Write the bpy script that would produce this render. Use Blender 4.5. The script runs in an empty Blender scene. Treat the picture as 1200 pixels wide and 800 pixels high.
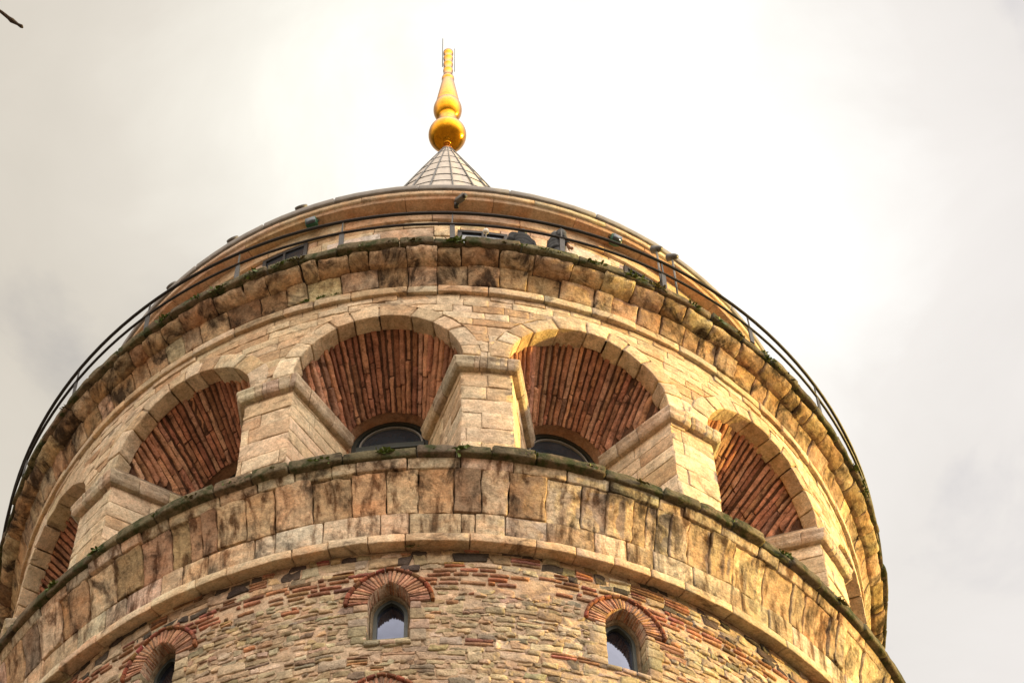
import bpy, math, random
import numpy as np
from mathutils import Matrix, Vector

scene = bpy.context.scene
COL = scene.collection
rad = math.radians

# ------------------------------------------------------------------ camera
F_PX, PITCH, YAW, ROLL, DIST = 3123.522, 1.0544049, 0.0507063, -0.0337910, 32.00303
cp, sp = math.cos(PITCH), math.sin(PITCH)
fw = Vector((math.sin(YAW) * cp, math.cos(YAW) * cp, sp))
rt = fw.cross(Vector((0, 0, 1))).normalized()
up = rt.cross(fw)
r2 = rt * math.cos(ROLL) + up * math.sin(ROLL)
u2 = -rt * math.sin(ROLL) + up * math.cos(ROLL)
cd = bpy.data.cameras.new('camera')
cam = bpy.data.objects.new('camera', cd)
COL.objects.link(cam)
m = Matrix.Identity(4)
for i in range(3):
    m[i][0], m[i][1], m[i][2] = r2[i], u2[i], -fw[i]
m[0][3], m[1][3], m[2][3] = 0, -DIST, 1.65
cam.matrix_world = m
cd.sensor_width = 36
cd.lens = F_PX / 1200 * 36
cd.clip_end = 5000
scene.camera = cam

# ------------------------------------------------------------------ light
SUN_AZ, SUN_EL = 95.0, 9.5            # azimuth from the camera side (-Y) towards +X
sx, sy = math.sin(rad(SUN_AZ)), -math.cos(rad(SUN_AZ))
sd = Vector((sx * math.cos(rad(SUN_EL)), sy * math.cos(rad(SUN_EL)), math.sin(rad(SUN_EL))))
sl = bpy.data.lights.new('sun', 'SUN')
sl.energy = 5.0
sl.angle = rad(2.0)
sl.color = (1.0, 0.70, 0.18)
so = bpy.data.objects.new('sun', sl)
so.rotation_euler = sd.to_track_quat('Z', 'Y').to_euler()
so.location = sd * 200
COL.objects.link(so)

w = bpy.data.worlds.new('World')
scene.world = w
w.use_nodes = True
nt = w.node_tree
nt.nodes.clear()


def N(t, typ, **kw):
    n = t.nodes.new(typ)
    for k, v in kw.items():
        if k.startswith('i_'):
            key = k[2:]
            n.inputs[int(key) if key.isdigit() else key].default_value = v
        else:
            setattr(n, k, v)
    return n


def ramp(t, pts, interp='LINEAR'):
    n = t.nodes.new('ShaderNodeValToRGB')
    n.color_ramp.interpolation = interp
    e = n.color_ramp.elements
    while len(e) < len(pts):
        e.new(0.5)
    for x, (p, c) in zip(e, pts):
        x.position = p
        x.color = (c, c, c, 1) if isinstance(c, (int, float)) else (*c, 1)
    return n


sky = N(nt, 'ShaderNodeTexSky', sky_type='NISHITA', sun_disc=False, sun_elevation=rad(SUN_EL))
sky.sun_rotation = math.atan2(sx, sy)
bg1 = N(nt, 'ShaderNodeBackground', i_Strength=0.08)
nt.links.new(sky.outputs[0], bg1.inputs[0])
tc = N(nt, 'ShaderNodeTexCoord')
mp = N(nt, 'ShaderNodeMapping')
mp.inputs['Scale'].default_value = (1.0, 1.0, 1.0)
nt.links.new(tc.outputs['Generated'], mp.inputs[0])
n1 = N(nt, 'ShaderNodeTexNoise', i_Scale=9.0, i_Detail=8.0, i_Roughness=0.55, i_Distortion=0.5)
nt.links.new(mp.outputs[0], n1.inputs['Vector'])
# the cloud deck is thinnest (brightest) over the right shoulder of the tower and thickens away from there
dot = N(nt, 'ShaderNodeVectorMath', operation='DOT_PRODUCT')
g = Vector((0.037, 0.445, 0.893)).normalized()
dot.inputs[1].default_value = g
nt.links.new(tc.outputs['Generated'], dot.inputs[0])
mr = N(nt, 'ShaderNodeMapRange', i_1=0.983, i_2=0.9985, i_3=-0.09, i_4=0.62)
nt.links.new(dot.outputs['Value'], mr.inputs[0])
ma = N(nt, 'ShaderNodeMath', operation='MULTIPLY_ADD', i_1=0.85)
nt.links.new(n1.outputs[0], ma.inputs[0])
nt.links.new(mr.outputs[0], ma.inputs[2])
cr = ramp(nt, [(0.14, (0.29, 0.285, 0.295)), (0.32, (0.41, 0.395, 0.375)), (0.58, (0.445, 0.43, 0.41)), (0.90, (0.545, 0.54, 0.52)), (1.0, (0.60, 0.595, 0.575))])
nt.links.new(ma.outputs[0], cr.inputs[0])
# added front fill: unseen sky boosted behind the photographer; brighter on the sun's side
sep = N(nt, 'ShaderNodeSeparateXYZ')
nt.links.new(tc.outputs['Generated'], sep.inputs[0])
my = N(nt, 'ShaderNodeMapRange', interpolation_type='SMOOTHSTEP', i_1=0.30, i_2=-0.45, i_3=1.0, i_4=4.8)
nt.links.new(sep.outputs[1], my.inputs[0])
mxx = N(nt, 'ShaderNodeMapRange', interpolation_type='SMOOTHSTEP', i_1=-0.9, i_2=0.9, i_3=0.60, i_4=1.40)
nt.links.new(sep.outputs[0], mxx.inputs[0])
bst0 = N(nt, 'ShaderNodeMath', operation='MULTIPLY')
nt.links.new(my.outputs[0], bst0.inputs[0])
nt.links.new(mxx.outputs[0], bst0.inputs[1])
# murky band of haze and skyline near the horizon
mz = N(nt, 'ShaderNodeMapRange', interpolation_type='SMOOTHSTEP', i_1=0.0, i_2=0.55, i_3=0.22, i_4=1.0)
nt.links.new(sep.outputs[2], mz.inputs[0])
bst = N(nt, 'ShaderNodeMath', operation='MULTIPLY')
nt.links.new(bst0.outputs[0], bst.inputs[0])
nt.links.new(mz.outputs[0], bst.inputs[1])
bg2 = N(nt, 'ShaderNodeBackground', i_Strength=1.0)
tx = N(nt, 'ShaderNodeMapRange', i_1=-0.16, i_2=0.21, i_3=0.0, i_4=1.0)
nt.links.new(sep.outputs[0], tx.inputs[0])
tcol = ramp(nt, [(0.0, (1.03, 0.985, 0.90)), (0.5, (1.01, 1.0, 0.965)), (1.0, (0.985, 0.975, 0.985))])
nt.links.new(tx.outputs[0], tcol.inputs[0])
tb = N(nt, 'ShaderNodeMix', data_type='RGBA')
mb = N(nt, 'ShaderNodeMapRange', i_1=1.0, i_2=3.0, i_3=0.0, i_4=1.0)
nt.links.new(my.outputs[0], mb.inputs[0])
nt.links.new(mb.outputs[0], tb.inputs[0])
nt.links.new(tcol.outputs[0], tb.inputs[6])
tb.inputs[7].default_value = (1.05, 0.97, 0.885, 1)      # warm tint of the boosted fill sky opposite the tower
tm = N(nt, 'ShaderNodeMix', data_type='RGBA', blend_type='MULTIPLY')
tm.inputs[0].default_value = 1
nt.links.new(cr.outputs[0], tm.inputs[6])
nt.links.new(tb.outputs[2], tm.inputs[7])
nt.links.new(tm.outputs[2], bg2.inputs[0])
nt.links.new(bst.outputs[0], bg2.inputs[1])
n2 = N(nt, 'ShaderNodeTexNoise', i_Scale=4.5, i_Detail=6.0, i_Roughness=0.55)
nt.links.new(mp.outputs[0], n2.inputs['Vector'])
cov = ramp(nt, [(0.25, 0.80), (0.42, 1.0)])
nt.links.new(n2.outputs[0], cov.inputs[0])
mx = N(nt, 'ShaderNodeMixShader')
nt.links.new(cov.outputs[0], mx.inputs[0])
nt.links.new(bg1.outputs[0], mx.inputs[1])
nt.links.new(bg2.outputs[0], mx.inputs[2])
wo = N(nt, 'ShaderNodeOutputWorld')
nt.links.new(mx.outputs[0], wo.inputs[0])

vs = scene.view_settings
vs.view_transform = 'Standard'
vs.look = 'None'
vs.gamma = 1
vs.use_curve_mapping = False
vs.exposure = 0.9

# ------------------------------------------------------------------ numpy helpers
rng = np.random.default_rng(7)
random.seed(7)


def U(a, b):
    return float(rng.uniform(a, b))


def vnoise(P, seed=0):
    Pi = np.floor(P).astype(np.int64)
    f = P - Pi
    f = f * f * (3 - 2 * f)
    out = 0
    for dx in (0, 1):
        for dy in (0, 1):
            for dz in (0, 1):
                h = ((Pi[:, 0] + dx) * 374761393 + (Pi[:, 1] + dy) * 668265263 + (Pi[:, 2] + dz) * 2147483647 + seed * 1274126177) & 0xffffffff
                h = ((h ^ (h >> 13)) * 1274126177) & 0xffffffff
                h = (h ^ (h >> 16)) & 0xffff
                wgt = (f[:, 0] if dx else 1 - f[:, 0]) * (f[:, 1] if dy else 1 - f[:, 1]) * (f[:, 2] if dz else 1 - f[:, 2])
                out = out + wgt * (h / 32767.5 - 1)
    return out


_tmpl = {}


def template(n):
    """closed cube surface grid: n = cells along u, v, w; returns points in [0,1]^3 index space and quads"""
    if n in _tmpl:
        return _tmpl[n]
    nu, nv, nw = n
    idx, pts, faces = {}, [], []

    def vid(i, j, k):
        if (i, j, k) not in idx:
            idx[(i, j, k)] = len(pts)
            pts.append((i, j, k))
        return idx[(i, j, k)]
    for i in range(nu):
        for j in range(nv):
            faces.append((vid(i, j, nw), vid(i + 1, j, nw), vid(i + 1, j + 1, nw), vid(i, j + 1, nw)))
            faces.append((vid(i, j, 0), vid(i, j + 1, 0), vid(i + 1, j + 1, 0), vid(i + 1, j, 0)))
    for i in range(nu):
        for k in range(nw):
            faces.append((vid(i, 0, k), vid(i + 1, 0, k), vid(i + 1, 0, k + 1), vid(i, 0, k + 1)))
            faces.append((vid(i, nv, k), vid(i, nv, k + 1), vid(i + 1, nv, k + 1), vid(i + 1, nv, k)))
    for j in range(nv):
        for k in range(nw):
            faces.append((vid(0, j, k), vid(0, j, k + 1), vid(0, j + 1, k + 1), vid(0, j + 1, k)))
            faces.append((vid(nu, j, k), vid(nu, j + 1, k), vid(nu, j + 1, k + 1), vid(nu, j, k + 1)))
    _tmpl[n] = (np.array(pts), np.array(faces))
    return _tmpl[n]


class Acc:
    """collects blocks and sheets, links them as ONE mesh object"""

    def __init__(self):
        self.V, self.F, self.C, self.A, self.M = [], [], [], [], []
        self.n = 0

    def add(self, xyz, faces, col, amp=0.0, freq=6.0, mat=0):
        k = len(xyz)
        self.V.append(xyz)
        self.F.append(np.asarray(faces) + self.n)
        c = np.ones((k, 4))
        c[:, :3] = col
        self.C.append(c)
        a = np.empty((k, 3))
        a[:, 0], a[:, 1], a[:, 2] = amp, freq, rng.uniform(0, 500)
        self.A.append(a)
        self.M.append(np.full(len(faces), mat))
        self.n += k

    def block(self, fmap, size, n=(4, 4, 2), bevel=0.02, col=(.4, .3, .2), amp=0.01, freq=6.0, mat=0):
        ijk, faces = template(n)
        P = np.empty(ijk.shape)
        for a in range(3):
            e = min(bevel / max(size[a], 1e-4), 0.42)
            if n[a] == 1:
                g1 = np.array([0, 1.0])
            elif n[a] == 2:
                g1 = np.array([0, .5, 1.0])
            else:
                g1 = np.concatenate([[0], np.linspace(e, 1 - e, n[a] - 1), [1]])
            p = g1[ijk[:, a]]
            P[:, a] = p
        q = np.empty_like(P)
        d = np.empty_like(P)
        for a in range(3):
            e = min(bevel / max(size[a], 1e-4), 0.42)
            q[:, a] = np.clip(P[:, a], e, 1 - e)
            d[:, a] = (P[:, a] - q[:, a]) / e
        nn = np.linalg.norm(d, axis=1)
        inf = np.abs(d).max(1)
        s = np.where(nn > 1e-6, inf / np.maximum(nn, 1e-6), 1)
        for a in range(3):
            e = min(bevel / max(size[a], 1e-4), 0.42)
            P[:, a] = q[:, a] + d[:, a] * e * s
        self.add(fmap(P[:, 0], P[:, 1], P[:, 2]), faces, col, amp, freq, mat)

    def grid(self, X, faces_keep=None, col=(.3, .25, .2), amp=0, freq=6, mat=0):
        """X: (a,b,3) array"""
        a, b = X.shape[:2]
        i = np.arange(a * b).reshape(a, b)
        f = np.stack([i[:-1, :-1], i[1:, :-1], i[1:, 1:], i[:-1, 1:]], -1)
        if faces_keep is not None:
            f = f[faces_keep]
        self.add(X.reshape(-1, 3), f.reshape(-1, 4), col, amp, freq, mat)

    def build(self, name, mats, parent=None, smooth=True):
        V = np.concatenate(self.V)
        F = np.concatenate(self.F)
        C = np.concatenate(self.C)
        A = np.concatenate(self.A)
        M = np.concatenate(self.M)
        if A[:, 0].max() > 0:
            for ax in range(3):
                q = V * A[:, 1:2] + A[:, 2:3] + 31.7 * ax
                dd = vnoise(q, ax) + .5 * vnoise(q * 2.3, ax + 5)
                V[:, ax] += 0
                if ax == 0:
                    D = np.zeros_like(V)
                D[:, ax] = dd * A[:, 0]
            V = V + D
        me = bpy.data.meshes.new(name)
        me.vertices.add(len(V))
        me.vertices.foreach_set('co', V.ravel())
        me.loops.add(F.size)
        me.loops.foreach_set('vertex_index', F.ravel().astype(np.int32))
        me.polygons.add(len(F))
        me.polygons.foreach_set('loop_start', np.arange(0, F.size, 4, dtype=np.int32))
        me.polygons.foreach_set('material_index', M.astype(np.int32))
        me.update(calc_edges=True)
        me.validate()
        ca = me.color_attributes.new('Col', 'FLOAT_COLOR', 'POINT')
        if len(ca.data) == len(C):
            ca.data.foreach_set('color', C.ravel())
        me.polygons.foreach_set('use_smooth', np.full(len(me.polygons), smooth))
        for mm in (mats if isinstance(mats, (list, tuple)) else [mats]):
            me.materials.append(mm)
        o = bpy.data.objects.new(name, me)
        COL.objects.link(o)
        if parent:
            o.parent = parent
        return o


def cyl(az, r, z):
    """azimuth in radians from -Y towards +X"""
    az, r, z = np.broadcast_arrays(az, r, z)
    return np.stack([r * np.sin(az), -r * np.cos(az), z], -1)


def cyl1(azdeg, r, z):
    a = rad(azdeg)
    return Vector((r * math.sin(a), -r * math.cos(a), z))


def revolve(acc, prof, a0=-180, a1=180, na=180, col=(.4, .3, .2), amp=0, freq=3, mat=0):
    az = np.radians(np.linspace(a0, a1, na + 1))
    pr = np.array(prof, float)
    X = cyl(az[:, None], pr[None, :, 0], pr[None, :, 1])
    acc.grid(X, None, col, amp, freq, mat)


def tube_pts(acc, pts, radius, nside=8, col=(.1, .1, .1), amp=0, closed=False):
    P = np.array([list(p) for p in pts], float)
    n = len(P)
    R = np.broadcast_to(np.array(radius, float), (n,))
    T = np.gradient(P, axis=0)
    if closed:
        T[0] = T[-1] = P[1] - P[-2]
    T /= np.linalg.norm(T, axis=1)[:, None]
    ref = np.where(np.abs(T[:, 2:3]) > .9, np.array([[1., 0, 0]]), np.array([[0, 0, 1.]]))
    B = np.cross(T, ref)
    B /= np.linalg.norm(B, axis=1)[:, None]
    Q = np.cross(B, T)
    th = np.linspace(0, 2 * np.pi, nside + 1)
    X = P[:, None] + R[:, None, None] * (np.cos(th)[None, :, None] * B[:, None] + np.sin(th)[None, :, None] * Q[:, None])
    if not closed:
        X = np.concatenate([P[None, :1].repeat(nside + 1, 1), X, P[None, -1:].repeat(nside + 1, 1)], 0)
    acc.grid(X, None, col, amp)


def lathe(acc, prof, center=(0, 0), ns=32, col=(.5, .5, .5)):
    th = np.linspace(0, 2 * np.pi, ns + 1)
    pr = np.array(prof, float)
    X = np.stack([center[0] + pr[:, None, 0] * np.cos(th), center[1] + pr[:, None, 0] * np.sin(th), pr[:, None, 1] + 0 * th], -1)
    acc.grid(X.swapaxes(0, 1), None, col)


def boxf(o, ex, ey, ez):
    """map of a block onto an oriented box, o = corner, ex/ey/ez edge vectors (right handed)"""
    o, ex, ey, ez = [np.array(list(q), float) for q in (o, ex, ey, ez)]
    return lambda u, v, w: o + u[:, None] * ex + v[:, None] * ey + w[:, None] * ez


def empty(name, loc=(0, 0, 0), label=None, cat=None, group=None):
    o = bpy.data.objects.new(name, None)
    o.empty_display_size = .2
    COL.objects.link(o)
    o.location = loc
    if label:
        tag(o, label, cat, group)
    return o


def tag(o, label, cat, group=None):
    o['label'] = label
    o['category'] = cat
    if group:
        o['group'] = group
    return o


def part_empty(name, parent):
    o = empty(name)
    o.parent = parent
    return o


# ------------------------------------------------------------------ materials
def stone_mat(name, stain=0.5, stain_col=(.024, .015, .009), sscale=1.4, bump=0.5, var=0.35, streak=0.0, moss=0.0, rough=.9, pit=0.5, hue=0.25):
    mt = bpy.data.materials.new(name)
    mt.use_nodes = True
    t = mt.node_tree
    L = t.links.new
    bs = t.nodes['Principled BSDF']
    bs.inputs['Roughness'].default_value = rough
    bs.inputs['Specular IOR Level'].default_value = .15
    at = N(t, 'ShaderNodeAttribute', attribute_name='Col')
    tc = N(t, 'ShaderNodeTexCoord')
    ob = tc.outputs['Object']

    def noise(scale, det=6, ro=.6, dist=0., vec=ob):
        n = N(t, 'ShaderNodeTexNoise', i_Scale=scale, i_Detail=det, i_Roughness=ro, i_Distortion=dist)
        L(vec, n.inputs['Vector'])
        return n.outputs[0]
    a = noise(5, 8, .65)
    r1 = ramp(t, [(.3, 1 - var), (.7, 1 + var * .45)])
    L(a, r1.inputs[0])
    m1 = N(t, 'ShaderNodeMix', data_type='RGBA', blend_type='MULTIPLY')
    m1.inputs[0].default_value = 1
    L(at.outputs[0], m1.inputs[6])
    L(r1.outputs[0], m1.inputs[7])
    fine = noise(24, 6, .72)
    rf = ramp(t, [(.30, .62), (.50, 1.0), (.72, 1.25)])
    L(fine, rf.inputs[0])
    m1b = N(t, 'ShaderNodeMix', data_type='RGBA', blend_type='MULTIPLY')
    m1b.inputs[0].default_value = 1
    L(m1.outputs[2], m1b.inputs[6])
    L(rf.outputs[0], m1b.inputs[7])
    m1 = m1b
    # ochre / rose drift
    b = noise(2.1, 5, .6, .5)
    r2_ = ramp(t, [(.42, 0), (.68, 1)])
    L(b, r2_.inputs[0])
    mh = N(t, 'ShaderNodeMath', operation='MULTIPLY', i_1=hue)
    L(r2_.outputs[0], mh.inputs[0])
    m2 = N(t, 'ShaderNodeMix', data_type='RGBA', blend_type='MULTIPLY')
    L(mh.outputs[0], m2.inputs[0])
    L(m1.outputs[2], m2.inputs[6])
    m2.inputs[7].default_value = (1.0, .62, .38, 1)
    # dark crust stains
    mpn = N(t, 'ShaderNodeMapping')
    mpn.inputs['Scale'].default_value = (1, 1, 1 - .65 * streak)
    L(ob, mpn.inputs[0])
    c = noise(sscale, 9, .68, .8, mpn.outputs[0])
    r3 = ramp(t, [(.60 - .14 * stain, 0), (.70 - .11 * stain, 1)])
    L(c, r3.inputs[0])
    ms = N(t, 'ShaderNodeMath', operation='MULTIPLY', i_1=min(.92, .55 + .4 * stain) if stain > 0 else 0)
    L(r3.outputs[0], ms.inputs[0])
    m3 = N(t, 'ShaderNodeMix', data_type='RGBA')
    L(ms.outputs[0], m3.inputs[0])
    L(m2.outputs[2], m3.inputs[6])
    m3.inputs[7].default_value = (*stain_col, 1)
    last = m3.outputs[2]
    if streak:
        mps = N(t, 'ShaderNodeMapping')
        mps.inputs['Scale'].default_value = (1, 1, .16)
        L(ob, mps.inputs[0])
        sk = noise(5.5, 5, .6, .3, mps.outputs[0])
        rk = ramp(t, [(.50, 0), (.64, 1)])
        L(sk, rk.inputs[0])
        mk = N(t, 'ShaderNodeMath', operation='MULTIPLY', i_1=streak)
        L(rk.outputs[0], mk.inputs[0])
        mS = N(t, 'ShaderNodeMix', data_type='RGBA', blend_type='MULTIPLY')
        L(mk.outputs[0], mS.inputs[0])
        L(last, mS.inputs[6])
        mS.inputs[7].default_value = (.20, .13, .08, 1)
        last = mS.outputs[2]
    # small pits / lichen specks
    vo = noise(38, 4, .7)
    r4 = ramp(t, [(.30, 1), (.42, 0)])
    L(vo, r4.inputs[0])
    mpit = N(t, 'ShaderNodeMath', operation='MULTIPLY', i_1=pit)
    L(r4.outputs[0], mpit.inputs[0])
    m4 = N(t, 'ShaderNodeMix', data_type='RGBA', blend_type='MULTIPLY')
    L(mpit.outputs[0], m4.inputs[0])
    L(last, m4.inputs[6])
    m4.inputs[7].default_value = (.38, .30, .24, 1)
    last = m4.outputs[2]
    if moss:
        d = noise(3.3, 7, .7)
        r5 = ramp(t, [(.50 - .2 * moss, 0), (.62 - .1 * moss, 1)])
        L(d, r5.inputs[0])
        m5 = N(t, 'ShaderNodeMix', data_type='RGBA')
        L(r5.outputs[0], m5.inputs[0])
        L(last, m5.inputs[6])
        m5.inputs[7].default_value = (.040, .048, .016, 1)
        last = m5.outputs[2]
    L(last, bs.inputs['Base Color'])
    h1 = noise(14, 8, .65)
    h2 = noise(60, 5, .7)
    ad = N(t, 'ShaderNodeMath', operation='MULTIPLY_ADD', i_1=.35)
    L(h2, ad.inputs[0])
    L(h1, ad.inputs[2])
    bp = N(t, 'ShaderNodeBump', i_Strength=bump, i_Distance=.05)
    L(ad.outputs[0], bp.inputs['Height'])
    L(bp.outputs[0], bs.inputs['Normal'])
    return mt


def plain_mat(name, col, rough=.5, metal=0., bump=0., scale=20, var=.15, spec=.4):
    mt = bpy.data.materials.new(name)
    mt.use_nodes = True
    t = mt.node_tree
    L = t.links.new
    bs = t.nodes['Principled BSDF']
    bs.inputs['Metallic'].default_value = metal
    bs.inputs['Specular IOR Level'].default_value = spec
    tc = N(t, 'ShaderNodeTexCoord')
    n = N(t, 'ShaderNodeTexNoise', i_Scale=scale, i_Detail=6., i_Roughness=.6)
    L(tc.outputs['Object'], n.inputs['Vector'])
    lo = tuple(c * (1 - var) for c in col)
    hi = tuple(c * (1 + var) for c in col)
    r = ramp(t, [(.3, lo), (.7, hi)])
    L(n.outputs[0], r.inputs[0])
    L(r.outputs[0], bs.inputs['Base Color'])
    rr = ramp(t, [(.3, max(.02, rough * .8)), (.7, min(1, rough * 1.25))])
    L(n.outputs[0], rr.inputs[0])
    L(rr.outputs[0], bs.inputs['Roughness'])
    if bump:
        bp = N(t, 'ShaderNodeBump', i_Strength=bump, i_Distance=.02)
        L(n.outputs[0], bp.inputs['Height'])
        L(bp.outputs[0], bs.inputs['Normal'])
    return mt


M_ashlar = stone_mat('pale_ashlar', stain=.22, stain_col=(.13, .085, .05), sscale=1.6, bump=.9, var=.42, hue=.28, pit=.7)
M_corbel = stone_mat('weathered_corbel_stone', stain=.85, sscale=1.7, bump=1., var=.5, streak=.55, hue=.5, pit=.7)
M_corbel_low = stone_mat('weathered_block_stone', stain=.62, sscale=1.8, bump=1., var=.5, streak=.9, hue=.45, pit=.7)
M_string = stone_mat('string_course_stone', stain=.40, sscale=1.4, bump=.8, var=.35, hue=.45)
M_ledge = stone_mat('dark_ledge_stone', stain=.55, sscale=2.2, bump=.9, var=.45, moss=.18, hue=.1)
M_rubble = stone_mat('rubble_stone', stain=.22, stain_col=(.07, .055, .04), sscale=2.4, bump=1., var=.5, hue=.2)
M_mortar = stone_mat('lime_mortar', stain=.25, stain_col=(.12, .08, .06), sscale=2.0, bump=.9, var=.35, hue=.3)
M_brick = stone_mat('old_brick', stain=.42, stain_col=(.05, .024, .015), sscale=3.2, bump=1., var=.55, hue=.1, pit=.7)
M_drum = stone_mat('drum_stone', stain=.30, stain_col=(.10, .065, .04), bump=.5, var=.35, hue=.4, pit=.4, streak=.25)
M_soffit = stone_mat('painted_soffit', stain=.22, stain_col=(.12, .07, .04), bump=.25, var=.3, hue=.5, pit=.25)
M_darkgap = plain_mat('joint_mortar', (.055, .040, .028), .95, bump=.4)
M_lead = plain_mat('lead_sheet', (.42, .375, .325), .6, metal=.0, bump=.25, scale=7, var=.3)
M_gutter = plain_mat('weathered_lead_gutter', (.20, .18, .16), .6, bump=.25, scale=7, var=.3)
M_leadseam = plain_mat('lead_seam', (.10, .10, .10), .6, metal=.2, scale=9)
M_gold = plain_mat('gilded_copper', (.53, .225, .011), .17, metal=1., bump=.12, scale=9, var=.25)
M_iron = plain_mat('dark_painted_iron', (.022, .019, .018), .5, metal=.3, scale=30)
M_frame = plain_mat('dark_green_frame', (.035, .042, .036), .5, scale=20)
M_framelight = plain_mat('pale_grey_frame', (.22, .21, .19), .6, scale=20)
M_glass = plain_mat('window_glass', (.05, .06, .075), .08, metal=.35, scale=2.0, var=.3, spec=.9)
M_glasslow = plain_mat('reflecting_glass', (.085, .098, .14), .05, metal=.92, scale=1.5, var=.2, spec=.9)
M_green = plain_mat('green_lamp_housing', (.012, .085, .050), .35, scale=20)
M_grey = plain_mat('grey_lamp_housing', (.10, .09, .08), .5, scale=20)
M_white = plain_mat('white_plastic', (.75, .73, .68), .4, scale=20, var=.05)
M_leaf = plain_mat('weed_leaf', (.085, .125, .020), .6, scale=14, var=.5)
M_leaf_dry = plain_mat('dry_weed_leaf', (.095, .085, .025), .7, scale=14, var=.5)
M_bark = plain_mat('dark_bark', (.045, .030, .020), .9, bump=.8, scale=25, var=.4)
M_skin = plain_mat('skin', (.48, .28, .19), .55, scale=9, var=.06)
M_hair = plain_mat('dark_hair', (.012, .010, .009), .5, scale=40, var=.3)
M_black = plain_mat('black_jacket', (.007, .007, .008), .7, scale=16, var=.3)
M_dotted = plain_mat('charcoal_fabric', (.012, .012, .013), .9, bump=.7, scale=60, var=.6)
M_ground = stone_mat('paving', stain=.2, sscale=.5, bump=.4, var=.3)

# ------------------------------------------------------------------ dimensions
H = 38.253                 # top of the lower corbel course
A0, AS = -8.2753, 26.4776  # azimuth of one arcade bay, spacing of bays (degrees)
RW = 8.45                  # arcade wall face
HWF, HWB, RB = 1.50, 0.74, 7.0   # half width of opening at the face / at the back, back radius
ZS = H + 4.45              # springing of the front arches
RF = 1.53
RS = 8.45                  # shaft face
BAYS = [-3, -2, -1, 0, 1, 2, 3]
BAYNAME = {-3: 'hidden', -2: 'far left', -1: 'left', 0: 'middle left', 1: 'middle right', 2: 'right', 3: 'far right'}

# ------------------------------------------------------------------ ground
ga = Acc()
gg = np.concatenate([np.linspace(-3000, -60, 8), np.linspace(-50, 50, 41), np.linspace(60, 3000, 8)])
X = np.stack([*np.meshgrid(gg, gg, indexing='ij'), np.zeros((len(gg), len(gg)))], -1)
ga.grid(X, None, (.19, .155, .12))
go = ga.build('plaza_ground', M_ground)
go['kind'] = 'structure'

tower = empty('stone_tower', (0, 0, 0), 'round medieval stone tower with arcaded gallery, corbelled ledges, lead cone and gold finial', 'tower')


def shade(c, s=.12, h=.05):
    k = 1 + rng.normal(0, s)
    return np.clip(np.array(c) * k * (1 + rng.normal(0, h, 3)), .005, .9)


# ================================================================== SHAFT with rubble
def arch_shape(h, p):
    c = (p * p - h * h) / (2 * h)
    return c, h + c


class Opening:
    """pointed opening in (s, z): hw half width, rise, spring z, bottom z; ho/ro outer brick arch"""

    def __init__(s, az, zs, hw, rise, zb, ho, ro):
        s.az, s.zs, s.hw, s.rise, s.zb, s.ho, s.ro = az, zs, hw, rise, zb, ho, ro
        s.s0 = math.radians(az) * RS

    def push(s, S, Z, outer, inner_margin=0.0):
        S, Z = S.copy(), Z.copy()
        x = S - s.s0
        z = Z - s.zs
        h, p = (s.ho, s.ro) if outer else (s.hw + inner_margin, s.rise + inner_margin)
        c, R = arch_shape(h, p)
        sg = np.where(x >= 0, 1., -1.)
        dx = np.abs(x) + c
        rr = np.hypot(dx, z)
        ins = (z >= 0) & (rr < R)
        k = np.where(ins, R / np.maximum(rr, 1e-6), 1)
        xn = np.maximum(dx * k - c, 0)
        zn = np.where(ins, z * k, z)
        # near the axis keep on the crown
        zn = np.where(ins & (dx * k - c < 0), p, zn)
        x = np.where(ins, sg * xn, x)
        z = zn
        hb = s.hw + inner_margin
        ins2 = (z < 0) & (Z > s.zb - inner_margin) & (np.abs(x) < hb)
        x = np.where(ins2, sg * hb, x)
        return x + s.s0, z + s.zs, ins | ins2

    def inside(s, S, Z, outer=False):
        return s.push(np.array([S]), np.array([Z]), outer)[2][0]

    def outline(s, h, p, n=10, zb=None):
        """points left-bottom over crown to right-bottom in local (x, z)"""
        c, R = arch_shape(h, p)
        t1 = math.atan2(p, c)
        L_ = [(-(R * math.cos(t) - c), R * math.sin(t)) for t in np.linspace(0, t1, n)]
        Rr = [(-x, z) for x, z in L_[::-1]][1:]
        pts = L_ + Rr
        if zb is not None:
            pts = [(-h, zb - s.zs)] + pts + [(h, zb - s.zs)]
        return np.array(pts)


WINS = [Opening(-31.2, H - 3.14, .325, .53, H - 4.12, .68, .87),
        Opening(-5.55, H - 3.14, .325, .53, H - 4.12, .68, .87),
        Opening(19.45, H - 3.16, .335, .53, H - 4.22, .66, .80),
        Opening(44.8, H - 3.14, .325, .53, H - 4.12, .68, .87),
        Opening(-6.0, H - 5.85, .325, .53, H - 6.9, .68, .87)]

acc = Acc()
ZT, ZB = H - 1.62, H - 8.0
ss = np.linspace(-rad(100) * RS, rad(100) * RS, 500)
zz = np.linspace(ZB, ZT, 110)
S, Z = np.meshgrid(ss, zz, indexing='ij')
sh = S.shape
S, Z = S.ravel(), Z.ravel()
inn = np.zeros(len(S), bool)
for o in WINS:
    S, Z, i_ = o.push(S, Z, False)
    inn |= i_
inn = inn.reshape(sh)
keep = ~(inn[:-1, :-1] & inn[1:, :-1] & inn[1:, 1:] & inn[:-1, 1:])
wob = .012 * vnoise(np.stack([S * 3, Z * 3, 0 * S], -1), 3)
wob[inn.ravel()] = 0
X = cyl(S / RS, RS - .010 + wob, Z).reshape(*sh, 3)
acc.grid(X, keep, (.57, .43, .30), mat=0)
revolve(acc, [(RS - .01, ZT), (RS - .01, ZB)], 100, 260, 60, (.38, .285, .205))
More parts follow.
